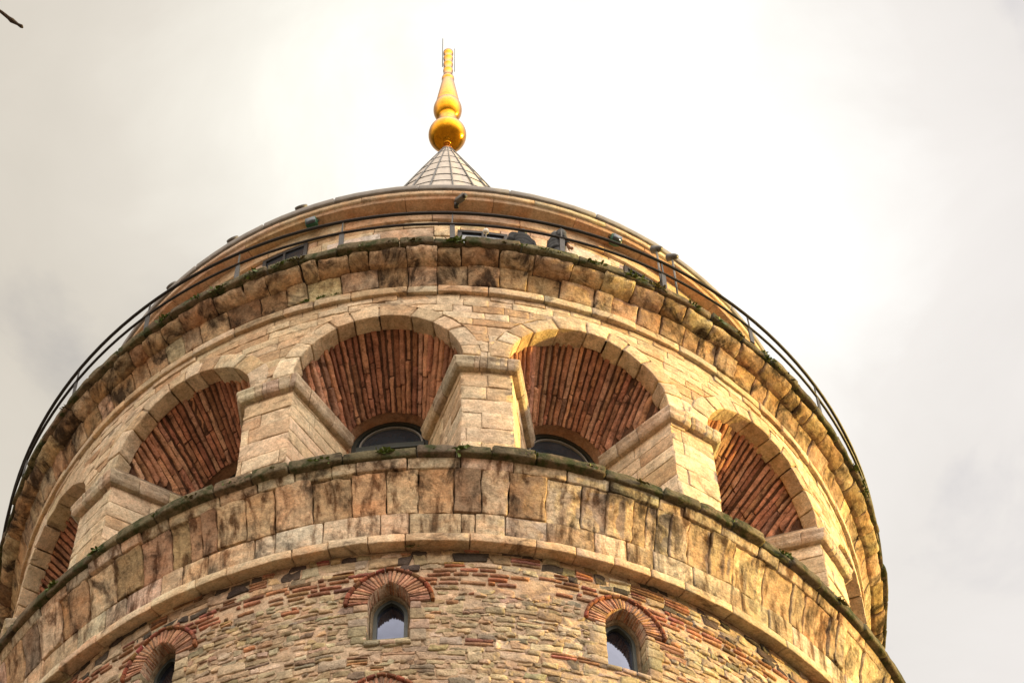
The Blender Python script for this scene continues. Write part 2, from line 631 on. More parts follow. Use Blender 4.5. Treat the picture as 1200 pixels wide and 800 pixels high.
revolve(acc, [(RS - .01, ZB), (RS + .05, 20), (RS + .15, 0)], -180, 180, 120, (.38, .285, .205))
PAL0 = [((.58, .46, .31), 7), ((.51, .385, .24), 7), ((.48, .335, .17), 5), ((.40, .325, .225), 4), ((.26, .235, .20), 1.5),
       ((.64, .54, .40), 4), ((.36, .19, .105), 1.2), ((.52, .37, .235), 6), ((.15, .125, .10), .9), ((.45, .375, .245), 4)]
PAL = [(tuple(.62 * c + .38 * m_ for c, m_ in zip(col, (.52, .41, .28))), q) for col, q in PAL0]
pw = np.array([q for _, q in PAL])
pw = pw / pw.sum()


def stone_at(s0, s1, z0, z1, col, depth, bevel, amp, mat=1, n=(5, 4, 1), skew=.02):
    cs = rng.normal(0, skew, 4)
    cz = rng.normal(0, skew, 4)
    tilt = rng.normal(0, .012)

    def fm(u, v, w_):
        s = (1 - u) * (s0 + (1 - v) * cs[0] + v * cs[1]) + u * (s1 + (1 - v) * cs[2] + v * cs[3])
        z = (1 - v) * (z0 + (1 - u) * cz[0] + u * cz[1]) + v * (z1 + (1 - u) * cz[2] + u * cz[3])
        bulge = depth * (.75 + .5 * np.sin(np.pi * u) * np.sin(np.pi * v))
        for o in WINS:
            if abs((s0 + s1) / 2 - o.s0) < 1.3:
                s, z, _ = o.push(s, z, True)
        return cyl(s / RS, RS - .06 + (.06 + bulge + tilt * (u - .5)) * w_, z)
    acc.block(fm, (max(s1 - s0, .02), max(z1 - z0, .02), .1), n, bevel, col, amp, 13.0, mat)


def in_any(s, z):
    for o in WINS:
        if o.inside(s, z, True) or (abs(s - o.s0) < o.hw + .02 and o.zb < z < o.zs):
            return True
    return False


BRICKC = (.42, .215, .13)
smin, smax = rad(-78) * RS, rad(78) * RS
z = H - 1.74
row = 0
while z > H - 7.2:
    inband = H - 2.66 < z <= H - 2.17
    if inband:
        h = .075
        gap = .040
    else:
        h = float(rng.choice([U(.05, .085), U(.08, .14), U(.13, .23)], p=[.24, .42, .34]))
        gap = U(.002, .016)
    s = smin - U(0, .3)
    while s < smax:
        if inband:
            wd = U(.24, .40)
            if rng.random() < .18:
                wd = U(.06, .12)
            zo = .03 * math.sin(s * .9 + 1) + .02 * math.sin(s * 2.3)
            if rng.random() < .74 and not in_any(s + wd / 2, z - h / 2 + zo):
                stone_at(s, s + wd, z - h + zo, z + zo, shade(BRICKC, .22, .10), .022, .012, .006, 2, (4, 2, 1), .006)
            s += wd + U(.02, .06)
            continue
        wd = min(.62, h * float(rng.choice([U(.6, 1.4), U(1.1, 2.5)])) + .05)
        zo = .05 * math.sin(s * .9 + row * .31) + .03 * math.sin(s * 2.3 + row * .5) + rng.normal(0, .012)
        near_string = z > H - 2.17
        rr = rng.random()
        if not in_any(s + wd / 2, z - h / 2 + zo):
            if rr < (.20 if near_string else .035):
                # thin bricks stacked in the gap
                nb = max(1, int(h / .065))
                for b in range(nb):
                    stone_at(s, s + wd, z - (b + 1) * h / nb + zo + .012, z - b * h / nb + zo - .008, shade(BRICKC, .25, .12), .02, .01, .006, 2, (4, 2, 1), .008)
            elif rr < .30 and h > .14:
                f = U(.35, .65)
                for (za, zb_) in ((z - h * f + .008, z), (z - h, z - h * f - .008)):
                    ci = rng.choice(len(PAL), p=pw)
                    stone_at(s, s + wd, za + zo, zb_ + zo, shade(PAL[ci][0], .16, .04), U(-.004, .022), .012, .012, 1, (6, 4, 1), .012)
            else:
                ci = rng.choice(len(PAL), p=pw)
                c_ = PAL[ci][0]
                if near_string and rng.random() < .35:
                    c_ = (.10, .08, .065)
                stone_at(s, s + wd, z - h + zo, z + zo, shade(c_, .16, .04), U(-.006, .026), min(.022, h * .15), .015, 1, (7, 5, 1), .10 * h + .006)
        s += wd + U(.004, .022)
    z -= h + gap
    row += 1
acc.build('shaft_wall', [M_mortar, M_rubble, M_brick], tower)

for wi, o in enumerate(WINS):
    wn = part_empty('brick_window', tower)

    def loc(x, zl, r, o=o):
        return cyl(np.radians(o.az) + np.asarray(x) / RS, r, o.zs + np.asarray(zl))
    # brick arch: fan of bricks between inner and outer curve
    a = Acc()
    inner = o.outline(o.hw, o.rise, 24)
    outer = o.outline(o.ho - .05, o.ro - .05, 24)

    def resample(P, t):
        d = np.concatenate([[0], np.cumsum(np.linalg.norm(np.diff(P, axis=0), axis=1))])
        return np.stack([np.interp(t * d[-1], d, P[:, 0]), np.interp(t * d[-1], d, P[:, 1])], -1)
    nb = 27
    for b in range(nb):
        t0, t1 = (b + .12) / nb, (b + .84) / nb
        I0, I1 = resample(inner, np.array([t0, t1]))
        O0, O1 = resample(outer, np.array([t0, t1]))
        pr = U(.030, .052)

        def fm(u, v, w_, I0=I0, I1=I1, O0=O0, O1=O1, pr=pr):
            P = (1 - v)[:, None] * ((1 - u)[:, None] * I0 + u[:, None] * I1) + v[:, None] * ((1 - u)[:, None] * O0 + u[:, None] * O1)
            return loc(P[:, 0], P[:, 1], RS - .35 + (.35 + pr) * w_)
        a.block(fm, (.06, .33, .4), (2, 4, 4), .008, shade((.51, .275, .175), .2, .05), .005, 14)
    # mortar backing between bricks
    T_ = np.linspace(0, 1, 41)
    I_, O_ = resample(inner, T_), resample(outer, T_)
    g_ = np.stack([loc(I_[:, 0] * 1.005, I_[:, 1] * 1.005, RS - .36), loc(I_[:, 0] * 1.005, I_[:, 1] * 1.005, RS + .022), loc(O_[:, 0], O_[:, 1], RS + .022), loc(O_[:, 0] * 1.02, O_[:, 1] * 1.02, RS - .05)], 1)
    a.grid(g_, None, (.46, .34, .25), .004, 12, 1)
    # thin tile rim following the outer curve
    o0, o1 = o.outline(o.ho - .04, o.ro - .04, 24), o.outline(o.ho + .02, o.ro + .02, 24)
    nr = 15
    for b in range(nr):
        t0, t1 = (b + .03) / nr, (b + .97) / nr
        tt = np.linspace(t0, t1, 4)
        A_, B_ = resample(o0, tt), resample(o1, tt)

        def fm(u, v, w_, A_=A_, B_=B_):
            x0 = np.interp(u, np.linspace(0, 1, 4), A_[:, 0])
            y0 = np.interp(u, np.linspace(0, 1, 4), A_[:, 1])
            x1 = np.interp(u, np.linspace(0, 1, 4), B_[:, 0])
            y1 = np.interp(u, np.linspace(0, 1, 4), B_[:, 1])
            return loc(x0 * (1 - v) + x1 * v, y0 * (1 - v) + y1 * v, RS - .05 + .125 * w_)
        a.block(fm, (.12, .06, .12), (4, 1, 2), .01, shade((.27, .10, .055), .2, .1), .004, 14)
    a.build('brick_arch', [M_brick, M_mortar], wn)
    # stone jambs and sill of the reveal, in blocks
    a = Acc()
    for sg in (-1, 1):
        zq = o.zb - .02
        while zq < o.zs - .02:
            hq = min(U(.16, .34), o.zs - zq)
            wq = U(.16, .34)

            def fm(u, v, w_, sg=sg, zq=zq, hq=hq, wq=wq):
                x = sg * (o.hw + (wq * u if sg > 0 else wq * (1 - u)))
                return loc(x, zq + hq * v - o.zs, RS - .62 + (.62 + .03) * w_)
            a.block(fm, (wq, hq, .6), (3, 3, 5), .022, shade((.44, .35, .24), .14, .05), .010, 8)
            zq += hq + .012
    for k in range(3):
        x0 = -.36 + k * .24

        def fm(u, v, w_, x0=x0):
            return loc(x0 + .235 * u, o.zb - o.zs - .10 + .10 * v + .05 * (1 - w_), RS - .62 + (.62 + .045) * w_)
        a.block(fm, (.23, .1, .6), (3, 2, 5), .02, shade((.46, .37, .26), .12, .05), .008, 8)
    a.build('reveal', M_rubble, wn)
    # barrel of the reveal, dark behind the frame, inner stone moulding
    a = Acc()
    rr_ = RS - .28
    op = o.outline(o.hw + .01, o.rise + .01, 16, o.zb - .1)
    inn_ = o.outline(o.hw - .055, o.rise - .085, 16, o.zb - .1)
    a.grid(np.stack([loc(op[:, 0], op[:, 1], rr_ + .26), loc(op[:, 0], op[:, 1], rr_ - .05)], 1), None, (.30, .12, .07), .006, 12, 1)
    # moulding: front ring
    for (ra, rb_, f0, f1) in ((rr_ + .05, rr_ + .10, 1.0, .55), (rr_ + .10, rr_ + .07, .55, .2), (rr_ + .07, rr_, .2, 0.)):
        pa = op * f0 + inn_ * (1 - f0)
        pb = op * f1 + inn_ * (1 - f1)
        a.grid(np.stack([loc(pa[:, 0], pa[:, 1], ra), loc(pb[:, 0], pb[:, 1], rb_)], 1), None, (.26, .20, .13), .003, 12, 0)
    a.build('moulding', [M_rubble, M_brick], wn)
    a = Acc()
    fr = o.outline(o.hw - .05, o.rise - .08, 16, o.zb - .1)
    fi = o.outline(o.hw - .11, o.rise - .16, 16, o.zb - .1)
    a.grid(np.stack([loc(fr[:, 0], fr[:, 1], rr_ + .03), loc(fi[:, 0], fi[:, 1], rr_ + .03), loc(fi[:, 0], fi[:, 1], rr_ - .05)], 1), None, (.03, .04, .035), 0, 1, 0)
    a.build('window_frame', M_frame, wn, smooth=False)
    a = Acc()
    half = len(fr) // 2
    lp, rp = fr[:half + 1], fr[::-1][:half + 1]
    a.grid(np.stack([loc(lp[:, 0], lp[:, 1], rr_ - .03), loc(rp[:, 0], rp[:, 1], rr_ - .03)], 1), None, (.3, .3, .4))
    a.build('pane', M_glasslow, wn, smooth=False)
    if wi == 1:
        a = Acc()

        def fm(u, v, w_):
            return loc(-.20 + .24 * u, o.zb - o.zs + .06 + .05 * v, rr_ + .12 + .1 * w_)
        a.block(fm, (.24, .05, .1), (3, 2, 2), .01, (.7, .7, .66), 0)
        a.build('sill_lamp', M_white, wn)


# ================================================================== ring courses
def ring_blocks(acc, z0, z1, r0, r1, rin, wmin, wmax, col, a0=-108, a1=108, bulge=0., gap=.02, bevel=.025, amp=.012, freq=5, n=(6, 5, 3), prot=.012, flute=0., zj=0., s_=.15, cols=None, curve=0., mat=0):
    rm = (r0 + r1) / 2
    s = rad(a0) * rm
    e = rad(a1) * rm
    while s < e:
        wd = U(wmin, wmax)
        if flute and rng.random() < .22:
            wd *= .45
        pr = rng.normal(0, prot)
        dz0, dz1 = rng.normal(0, zj), rng.normal(0, zj)
        fl = flute and rng.random() < .38
        ph = U(0, 6)
        nf = max(2, int(wd / U(.07, .13)))
        c = cols[rng.choice(len(cols))] if cols else col
        nn = (max(n[0], nf * 4), n[1], n[2]) if fl else n
        dep = U(.010, .022)

        def fm(u, v, w_, s=s, wd=wd, pr=pr, fl=fl, ph=ph, nf=nf, dep=dep, dz0=dz0, dz1=dz1):
            zz_ = (z0 + dz0) + (z1 - z0 + dz1 - dz0) * v
            r = r0 + (r1 - r0) * v + bulge * np.sin(np.pi * v) + curve * (v * v - v) + pr
            if fl:
                gq = vnoise(np.stack([u * nf * 1.5 + ph * 9, v * .5, v * 0 + ph], -1), 4)
                r = r + dep * 1.5 * gq * np.minimum(1, 6 * np.minimum(v, 1 - v))
            return cyl((s + (wd - gap) * u) / rm, rin + (r - rin) * w_, zz_)
        acc.block(fm, (wd - gap, z1 - z0, r1 - rin), nn, bevel, shade(c, s_, .03), amp, freq, mat)
        s += wd


PEACH = [(.60, .45, .275), (.65, .50, .325), (.54, .375, .215), (.63, .485, .33), (.47, .32, .185), (.57, .405, .25)]
CREAM = [(.68, .555, .39), (.64, .50, .335), (.70, .59, .43), (.60, .46, .30)]

# lower string course
a = Acc()
revolve(a, [(8.43, H - 1.74), (8.60, H - 1.72), (8.62, H - 1.64), (8.45, H - 1.60)], -180, 180, 160, (.3, .22, .15))


def string_blocks(acc, zb, zt, r, rin, ch):
    s = rad(-110) * r
    while s < rad(110) * r:
        wd = U(.55, 1.15)
        pr = rng.normal(0, .006)

        def fm(u, v, w_, s=s, wd=wd, pr=pr):
            # chamfered underside: lower edge pulled up towards the wall
            z_ = zb + (zt - zb) * v + ch * (1 - w_) * (1 - v)
            return cyl((s + (wd - .012) * u) / r, rin + (r + pr - rin) * w_, z_)
        acc.block(fm, (wd, zt - zb, r - rin), (6, 3, 4), .022, shade(CREAM[rng.choice(4)], .10, .02), .008, 5)
        s += wd


string_blocks(a, H - 1.82, H - 1.60, 8.70, 8.40, .10)
a.build('string_course', M_string, tower)

# lower corbel course
a = Acc()
revolve(a, [(8.42, H - 1.62), (8.58, H - 1.55), (8.60, H - 1.0), (8.76, H - .10), (8.86, H + .1)], -180, 180, 180, (.06, .045, .03), mat=1)
ring_blocks(a, H - 1.595, H - 1.06, 8.665, 8.71, 8.3, .45, 1.0, None, cols=CREAM, bevel=.02, zj=.012, flute=.01, gap=.014, amp=.008)
ring_blocks(a, H - 1.045, H - .13, 8.715, 8.95, 8.3, .30, .66, None, cols=PEACH, bevel=.020, n=(9, 10, 3), prot=.024, flute=1., zj=.018, gap=.017, curve=.14, amp=.020, freq=6)
ring_blocks(a, H - .115, H + .09, 8.95, 9.02, 8.3, .4, .95, None, cols=CREAM, bevel=.02, prot=.015, zj=.012, gap=.016, amp=.010)
a.build('corbel_course', [M_corbel_low, M_darkgap], tower)


def ledge(zb, zt, r, rin, name):
    a = Acc()
    s = rad(-118) * r
    while s < rad(118) * r:
        wd = U(.55, 1.3)
        pr = rng.normal(0, .022)
        dz = rng.normal(0, .010)

        def fm(u, v, w_, s=s, wd=wd, pr=pr, dz=dz):
            return cyl((s + (wd - .012) * u) / r, rin + (r + pr - rin) * w_, zb + (zt + dz - zb) * v)
        a.block(fm, (wd, zt - zb, r - rin), (8, 4, 5), .035, shade((.17, .135, .085), .2, .04), .017, 6)
        s += wd
    revolve(a, [(rin + .02, zt - .03), (r - .1, zt - .04), (r - .1, zb + .03), (r - .35, zb + .03)], 116, 244, 60, (.2, .16, .11))
    revolve(a, [(6.3, zt - .03), (rin + .3, zt - .03)], -180, 180, 160, (.25, .2, .15))
    return a.build(name, M_ledge, tower)


ledge(H + .085, H + .33, 9.12, 8.1, 'ledge')

# ================================================================== ARCADE
acc = Acc()
ZT2 = H + 6.72
ss = np.linspace(-rad(112) * RW, rad(112) * RW, 640)
zz = np.linspace(H + .28, ZT2, 110)
S, Z = np.meshgrid(ss, zz, indexing='ij')
sh = S.shape
S, Z = S.ravel(), Z.ravel()


def bay_push(S, Z, R, hw, ctr=None):
    S, Z = S.copy(), Z.copy()
    ins_all = np.zeros(len(S), bool)
    for k in BAYS:
        s0 = rad(A0 + AS * k) * RW
        if ctr is not None and abs(ctr - s0) > 3.4:
            continue
        x, z = S - s0, Z - ZS
        sg = np.where(x >= 0, 1., -1.)
        rr = np.hypot(x, z)
        i1 = (z >= 0) & (rr < R)
        kf = np.where(i1, R / np.maximum(rr, 1e-6), 1)
        x2, z2 = x * kf, z * kf
        i2 = (z2 < 0) & (np.abs(x2) < hw)
        x2 = np.where(i2, sg * hw, x2)
        S, Z = x2 + s0, z2 + ZS
        ins_all |= i1 | i2
    return S, Z, ins_all


S, Z, inn = bay_push(S, Z, RF + .03, HWF + .03)
inn = inn.reshape(sh)
keep = ~(inn[:-1, :-1] & inn[1:, :-1] & inn[1:, 1:] & inn[:-1, 1:])
acc.grid(cyl(S / RW, RW - .022, Z).reshape(*sh, 3), keep, (.50, .40, .28), mat=0)
revolve(acc, [(RW - .02, ZT2), (RW - .02, H + .28)], 112, 248, 60, (.33, .26, .19))
ASH = [(.73, .585, .405), (.68, .535, .355), (.75, .615, .44), (.64, .485, .315), (.71, .56, .385), (.61, .445, .28)]
z = H + .33
row = 0
while z < ZT2 - .05:
    h = U(.34, .52) if z < ZS else U(.22, .36)
    if z + h > ZT2 - .1:
        h = ZT2 - .01 - z
    s = rad(-84) * RW - U(0, .5)
    while s < rad(84) * RW:
        wd = U(.65, 1.3) if z < ZS else U(.35, 1.05)
        sc_ = s + wd / 2
        zc = z + h / 2
        kk = round((math.degrees(sc_ / RW) - A0) / AS)
        x = sc_ - rad(A0 + AS * kk) * RW
        Ro = RF + .34
        inside = True
        for cx in (x - wd / 2 + .04, x, x + wd / 2 - .04):
            for cz in (z + .04, zc, z + h - .04):
                if not ((cz >= ZS and math.hypot(cx, cz - ZS) < Ro - .01) or (cz < ZS and abs(cx) < HWF)):
                    inside = False
        if not inside:
            pr = rng.normal(0, .008)
            c = ASH[rng.choice(6)]
            if z > ZS and rng.random() < .12:
                c = (.55, .37, .22)
            zr = rng.normal(0, .012, 4)

            def fm(u, v, w_, s=s, wd=wd, z=z, h=h, pr=pr, sc_=sc_, zr=zr):
                s_ = s + .005 + (wd - .010) * u
                z_ = (z + .004) + (h - .008) * v + zr[0] * (1 - u) * (1 - v) + zr[1] * u * (1 - v) + zr[2] * u * v + zr[3] * (1 - u) * v
                s_, z_, _ = bay_push(s_, z_, RF + .34, HWF, sc_)
                return cyl(s_ / RW, RW - .08 + (.08 + pr) * w_, z_)
            acc.block(fm, (wd, h, .1), (10, 6, 1), .011, shade(c, .055, .012), .009, 8, 1)
        s += wd
    z += h
    row += 1
acc.build('arcade_wall', [M_mortar, M_ashlar], tower)

VB = [(.53, .245, .145), (.59, .29, .17), (.46, .205, .12), (.60, .33, .215), (.40, .18, .11), (.56, .275, .165)]
for k in BAYS:
    bay = part_empty('arched_bay', tower)
    c0 = rad(A0 + AS * k)

    def loc(x, zabs, r, c0=c0):
        r = np.asarray(r, float)
        return cyl(c0 + np.asarray(x) / r, r, zabs)
    # voussoirs
    a = Acc()
    ang = [0.0]
    while ang[-1] < 1:
        ang.append(ang[-1] + U(.065, .135))
    ang = np.array(ang) / ang[-1]
    for i in range(len(ang) - 1):
        t0, t1 = ang[i] + .003, ang[i + 1] - .003
        thick = U(.32, .43)
        pr = U(-.002, .020)
        dpt = U(.28, .40)
        ri = RF + rng.normal(0, .010)

        def fm(u, v, w_, t0=t0, t1=t1, thick=thick, pr=pr, dpt=dpt, ri=ri):
            ph = np.pi * (1 - (t0 + (t1 - t0) * u))
            R = ri + thick * v
            return loc(R * np.cos(ph), ZS + R * np.sin(ph), RW - dpt + (dpt + pr) * w_)
        a.block(fm, (t1 * 4.8 - t0 * 4.8, thick, .34), (8, 6, 6), .014, shade(ASH[rng.choice(6)], .08, .015), .011, 5)
    a.build('arch_ring', M_ashlar, bay)
    # brick vault
    a = Acc()
    r_f, r_b = RW - .30, RB

    def vsurf(ph, t, off, loc=loc):
        """t = 0 at the back, 1 at the front"""
        R = .76 + (1.58 - .76) * t + off
        zc = H + 4.22 + (.22) * t
        return loc(R * np.cos(ph), zc + R * np.sin(ph), r_b + (r_f - r_b) * t)

    def course_ph(x0, t):
        """angle on the splayed vault of a course that starts at x0 on the face and runs almost straight back"""
        t = np.asarray(t, float)
        R = .76 + (1.58 - .76) * t
        x = x0 * (1 - .26 * (1 - t))
        return np.arccos(np.clip(x / R, -1, 1)), np.abs(x) / R
    edges = np.linspace(np.pi, 0, 40)
    for i in range(39):
        # courses even along the curve at the face
        xa, xb = 1.58 * math.cos(edges[i]), 1.58 * math.cos(edges[i + 1])
        xm = (xa + xb) / 2
        hwj = max((xb - xa) / 2 * U(.46, .78), .010)
        vb = np.array(VB[rng.choice(6)]) * U(.85, 1.2)
        jit = rng.normal(0, .006)
        t = 1.0
        while t > 0:
            dl = min(U(.25, .75), t + .02)
            if course_ph(xm, t - dl * .6)[1] > .992:
                break
            lift = max(-.035, rng.normal(.016, .020))

            def fm(u, v, w_, t=t, dl=dl, lift=lift, xm=xm, hwj=hwj, jit=jit):
                tt_ = t - dl + .012 + (dl - .012) * w_
                ph, _ = course_ph(xm + jit + (2 * u - 1) * hwj, tt_)
                return vsurf(ph, tt_, -lift + (.06 + lift) * v)
            a.block(fm, (.08, .08, .3), (3, 2, 8), .006, shade(vb, .12, .03), .014, 18)
            t -= dl
    PH, TT = np.meshgrid(np.linspace(np.pi, 0, 60), np.linspace(-.02, 1.06, 8), indexing='ij')
    a.grid(vsurf(PH.ravel(), TT.ravel(), .034).reshape(60, 8, 3), None, (.15, .078, .048), .006, 9, 1)
    a.build('brick_vault', [M_brick, M_brick], bay)
    # back wall with arched opening
    a = Acc()
    n = 41
    ph = np.linspace(np.pi, 0, n)
    zc = H + 4.33
    RO, RI = .87, .725

    def ringpts(R, r, hw):
        x = np.concatenate([[-hw], R * np.cos(ph), [hw]])
        z_ = np.concatenate([[H + .30], zc + R * np.sin(ph), [H + .30]])
        return loc(x, z_, r)
    a.grid(np.stack([ringpts(RO, RB, .84), ringpts(RI + .03, RB + .004, RI + .03), ringpts(RI, RB - .02, RI), ringpts(RI, RB - .32, RI)], 1), None, (.44, .27, .175), .004, 8, 0)
    a.build('back_wall', M_soffit, bay)
    # window in the back
    a = Acc()
    rw_ = RB - .27

    def band(Ra, Rb, ra, rb_):
        a.grid(np.stack([ringpts(Ra, ra - .06, Ra), ringpts(Ra, ra, Ra), ringpts(Rb, ra, Rb), ringpts(Rb, ra - .06, Rb)], 1), None, (.03, .04, .035))
    band(RI, RI - .09, rw_, rw_)
    for xb in (-.2, .2):
        a.block(lambda u, v, w_, xb=xb: loc(xb - .02 + .04 * u, H + .3 + 4.0 * v, rw_ - .06 + .05 * w_), (.04, 4, .05), (1, 1, 1), .004, (.03, .04, .035))
    a.block(lambda u, v, w_: loc(-.63 + 1.26 * u, H + 4.13 + .16 * v, rw_ - .06 + .09 * w_), (1.1, .16, .09), (4, 2, 1), .01, (.03, .06, .045))
    a.build('window_frame', M_frame, bay, smooth=False)
    a = Acc()
    band(RI - .14, RI - .17, rw_ - .012, rw_)
    a.build('fanlight_bar', M_framelight, bay, smooth=False)
    a = Acc()
    xs = np.linspace(-.62, .62, 9)
    a.grid(np.stack([loc(xs, H + .3, rw_ - .05), loc(xs, zc + np.sqrt(np.maximum(.0, .66 ** 2 - xs ** 2)), rw_ - .05)], 1), None, (.1, .1, .1))
    a.build('pane', M_glass, bay, smooth=False)
    # jambs
    for sg in (-1, 1):
        a = Acc()

        def jam(d, z_, off, sg=sg):
            """d 0 at the face .. 1 at the back"""
            x = HWF + (HWB - HWF) * d
            r = RW + (RB - RW) * d
            return loc(sg * (x - off), z_, r)
        zz_ = np.linspace(H + .28, H + 4.5, 5)
        D_, Z_ = np.meshgrid(np.linspace(0.004, 1.0, 6), zz_, indexing='ij')
        a.grid(jam(D_.ravel(), Z_.ravel(), -.014).reshape(6, 5, 3), None, (.33, .26, .19), mat=1)
        z = H + .33
        while z < H + 4.40:
            h = min(U(.34, .6), H + 4.44 - z)
            d = 0.0
            while d < 1:
                dd = min(U(.28, .65), 1 - d)
                if 1 - d - dd < .12:
                    dd = 1 - d
                pr = rng.normal(.004, .005)

                def fm(u, v, w_, d=d, dd=dd, z=z, h=h, pr=pr, sg=sg):
                    uu = u if sg > 0 else u
                    q = (1 - u) if sg > 0 else u     # keep the block right handed
                    return jam(d + .004 + (dd - .008) * q, z + .005 + (h - .010) * v, -.05 + (.05 + pr) * w_)
                a.block(fm, (dd * 1.65, h, .05), (5, 5, 1), .014, shade(ASH[rng.choice(6)], .06, .015), .006, 6)
                d += dd
            z += h
        a.build('jamb', [M_ashlar, M_mortar], bay)

# piers' impost mouldings: a band that runs along one jamb, across the pier and along the next jamb
for k in range(-3, 3):
    a = Acc()
    ca, cb = rad(A0 + AS * k), rad(A0 + AS * (k + 1))

    def pt(c0, x, r):
        return np.array([r * math.sin(c0 + x / r), -r * math.cos(c0 + x / r)])
    corners = [pt(ca, HWB, RB), pt(ca, HWF, RW)]
    naz = 4
    aL, aR = ca + HWF / RW, cb - HWF / RW
    for q in range(1, naz):
        az = aL + (aR - aL) * q / naz
        corners.append(np.array([RW * math.sin(az), -RW * math.cos(az)]))
    corners += [pt(cb, -HWF, RW), pt(cb, -HWB, RB)]
    Pc = np.array(corners)
    # outward normals (right of travel direction = outwards / into the opening)
    T = np.diff(Pc, axis=0)
    T /= np.linalg.norm(T, axis=1)[:, None]
    Nn = np.stack([T[:, 1], -T[:, 0]], -1)
    mit = [Nn[0]]
    for i in range(1, len(Pc) - 1):
        b = Nn[i - 1] + Nn[i]
        mit.append(b / (b @ Nn[i]))
    mit.append(Nn[-1])
    mit = np.array(mit)

    def prof(v):
        return np.where(v < .06, .10, np.where(v < .72, .145, .17))
    for i in range(len(Pc) - 1):
        seglen = np.linalg.norm(Pc[i + 1] - Pc[i])
        if seglen > 1:
            cuts = [0, U(.25, .4), U(.55, .75), 1]
        elif i % 2:
            cuts = [0, 1]
        else:
            cuts = [0, U(.3, .7), 1]
        for t0, t1 in zip(cuts[:-1], cuts[1:]):
            e0 = 0 if t0 == 0 else .004 / seglen
            e1 = 0 if t1 == 1 else .004 / seglen
            dz = rng.normal(0, .006)

            def fm(u, v, w_, i=i, t0=t0 + e0, t1=t1 - e1, dz=dz):
                t = t0 + (t1 - t0) * u
                base = Pc[i] + t[:, None] * (Pc[i + 1] - Pc[i])
                mm = mit[i] + t[:, None] * (mit[i + 1] - mit[i])
                off = -.06 + (.06 + prof(v)) * w_
                xy = base + mm * off[:, None]
                return np.concatenate([xy, (H + 3.87 + .29 * v + dz)[:, None]], 1)
            a.block(fm, ((t1 - t0) * seglen, .5, .15), (4, 8, 3), .014, shade((.56, .46, .335), .08, .03), .005, 6)
    a.build('impost', M_ashlar, tower)

# ================================================================== UPPER CORNICE
a = Acc()
string_blocks(a, H + 6.67, H + 6.90, 8.53, 8.30, .05)
a.build('string_course', M_string, tower)
a = Acc()
revolve(a, [(8.35, H + 6.70), (8.45, H + 6.95), (8.62, H + 7.33), (8.85, H + 7.60)], -180, 180, 180, (.06, .045, .03), mat=1)
ring_blocks(a, H + 6.905, H + 7.335, 8.52, 8.70, 8.2, .34, .70, None, cols=PEACH, bevel=.022, n=(8, 7, 3), prot=.016, zj=.008, gap=.016, bulge=-.01, amp=.018, freq=6)
ring_blocks(a, H + 7.345, H + 7.60, 8.76, 8.97, 8.2, .32, .75, None, cols=PEACH, bevel=.026, n=(9, 9, 3), prot=.022, zj=.010, gap=.015, bulge=.08, amp=.024, freq=6.5)
a.build('corbel_course', [M_corbel, M_darkgap], tower)
ledge(H + 7.585, H + 7.80, 9.07, 8.2, 'ledge')

# ================================================================== DRUM
a = Acc()
RD = 7.45
revolve(a, [(RD - .03, H + 7.7), (RD - .03, H + 12.2)], -180, 180, 200, (.16, .115, .075), mat=1)
DRUMC = [(.62, .49, .34), (.68, .57, .44), (.57, .43, .28), (.65, .52, .38)]
zrow = [7.8, 8.5, 9.2, 9.9, 10.45, 10.95, 11.36, 11.60]
for i in range(len(zrow) - 1):
    ring_blocks(a, H + zrow[i] + .004, H + zrow[i + 1] - .004, RD, RD, RD - .1, .45, 1.25, None, cols=DRUMC, a0=-100, a1=100, bevel=.008, n=(5, 3, 1), prot=.008, gap=.012, amp=.004, s_=.12)
a.build('drum_wall', [M_drum, M_darkgap], tower)
a = Acc()
ring_blocks(a, H + 11.61, H + 11.90, RD + .06, RD + .09, RD - .1, 1.2, 1.9, None, cols=[(.60, .46, .31), (.64, .50, .34)], a0=-110, a1=110, bevel=.012, n=(6, 3, 2), prot=.003, gap=.008, amp=.002, s_=.05)
ring_blocks(a, H + 11.905, H + 12.12, RD + .36, RD + .42, RD - .1, 1.5, 2.0, None, cols=[(.56, .395, .26), (.53, .365, .235)], a0=-110, a1=110, bevel=.008, n=(8, 3, 4), prot=.002, gap=.008, amp=.002, s_=.05)
ring_blocks(a, H + 12.0, H + 12.13, RD + .43, RD + .44, RD + .2, 1.4, 1.9, None, cols=[(.58, .45, .32)], a0=-110, a1=110, bevel=.008, n=(6, 2, 2), prot=.002, gap=.006, amp=.001, s_=.05)
a.build('eave_cornice', M_soffit, tower)
a = Acc()
ring_blocks(a, H + 12.14, H + 12.30, 7.93, 7.95, 7.3, 1.3, 1.9, None, cols=[(.2, .2, .19)], a0=-180, a1=180, bevel=.03, n=(6, 4, 2), prot=.003, gap=.012, amp=.003, s_=.05)
revolve(a, [(7.2, H + 12.16), (7.915, H + 12.16), (7.92, H + 12.28), (7.2, H + 12.29)], -180, 180, 180)
a.build('lead_gutter', M_gutter, tower)
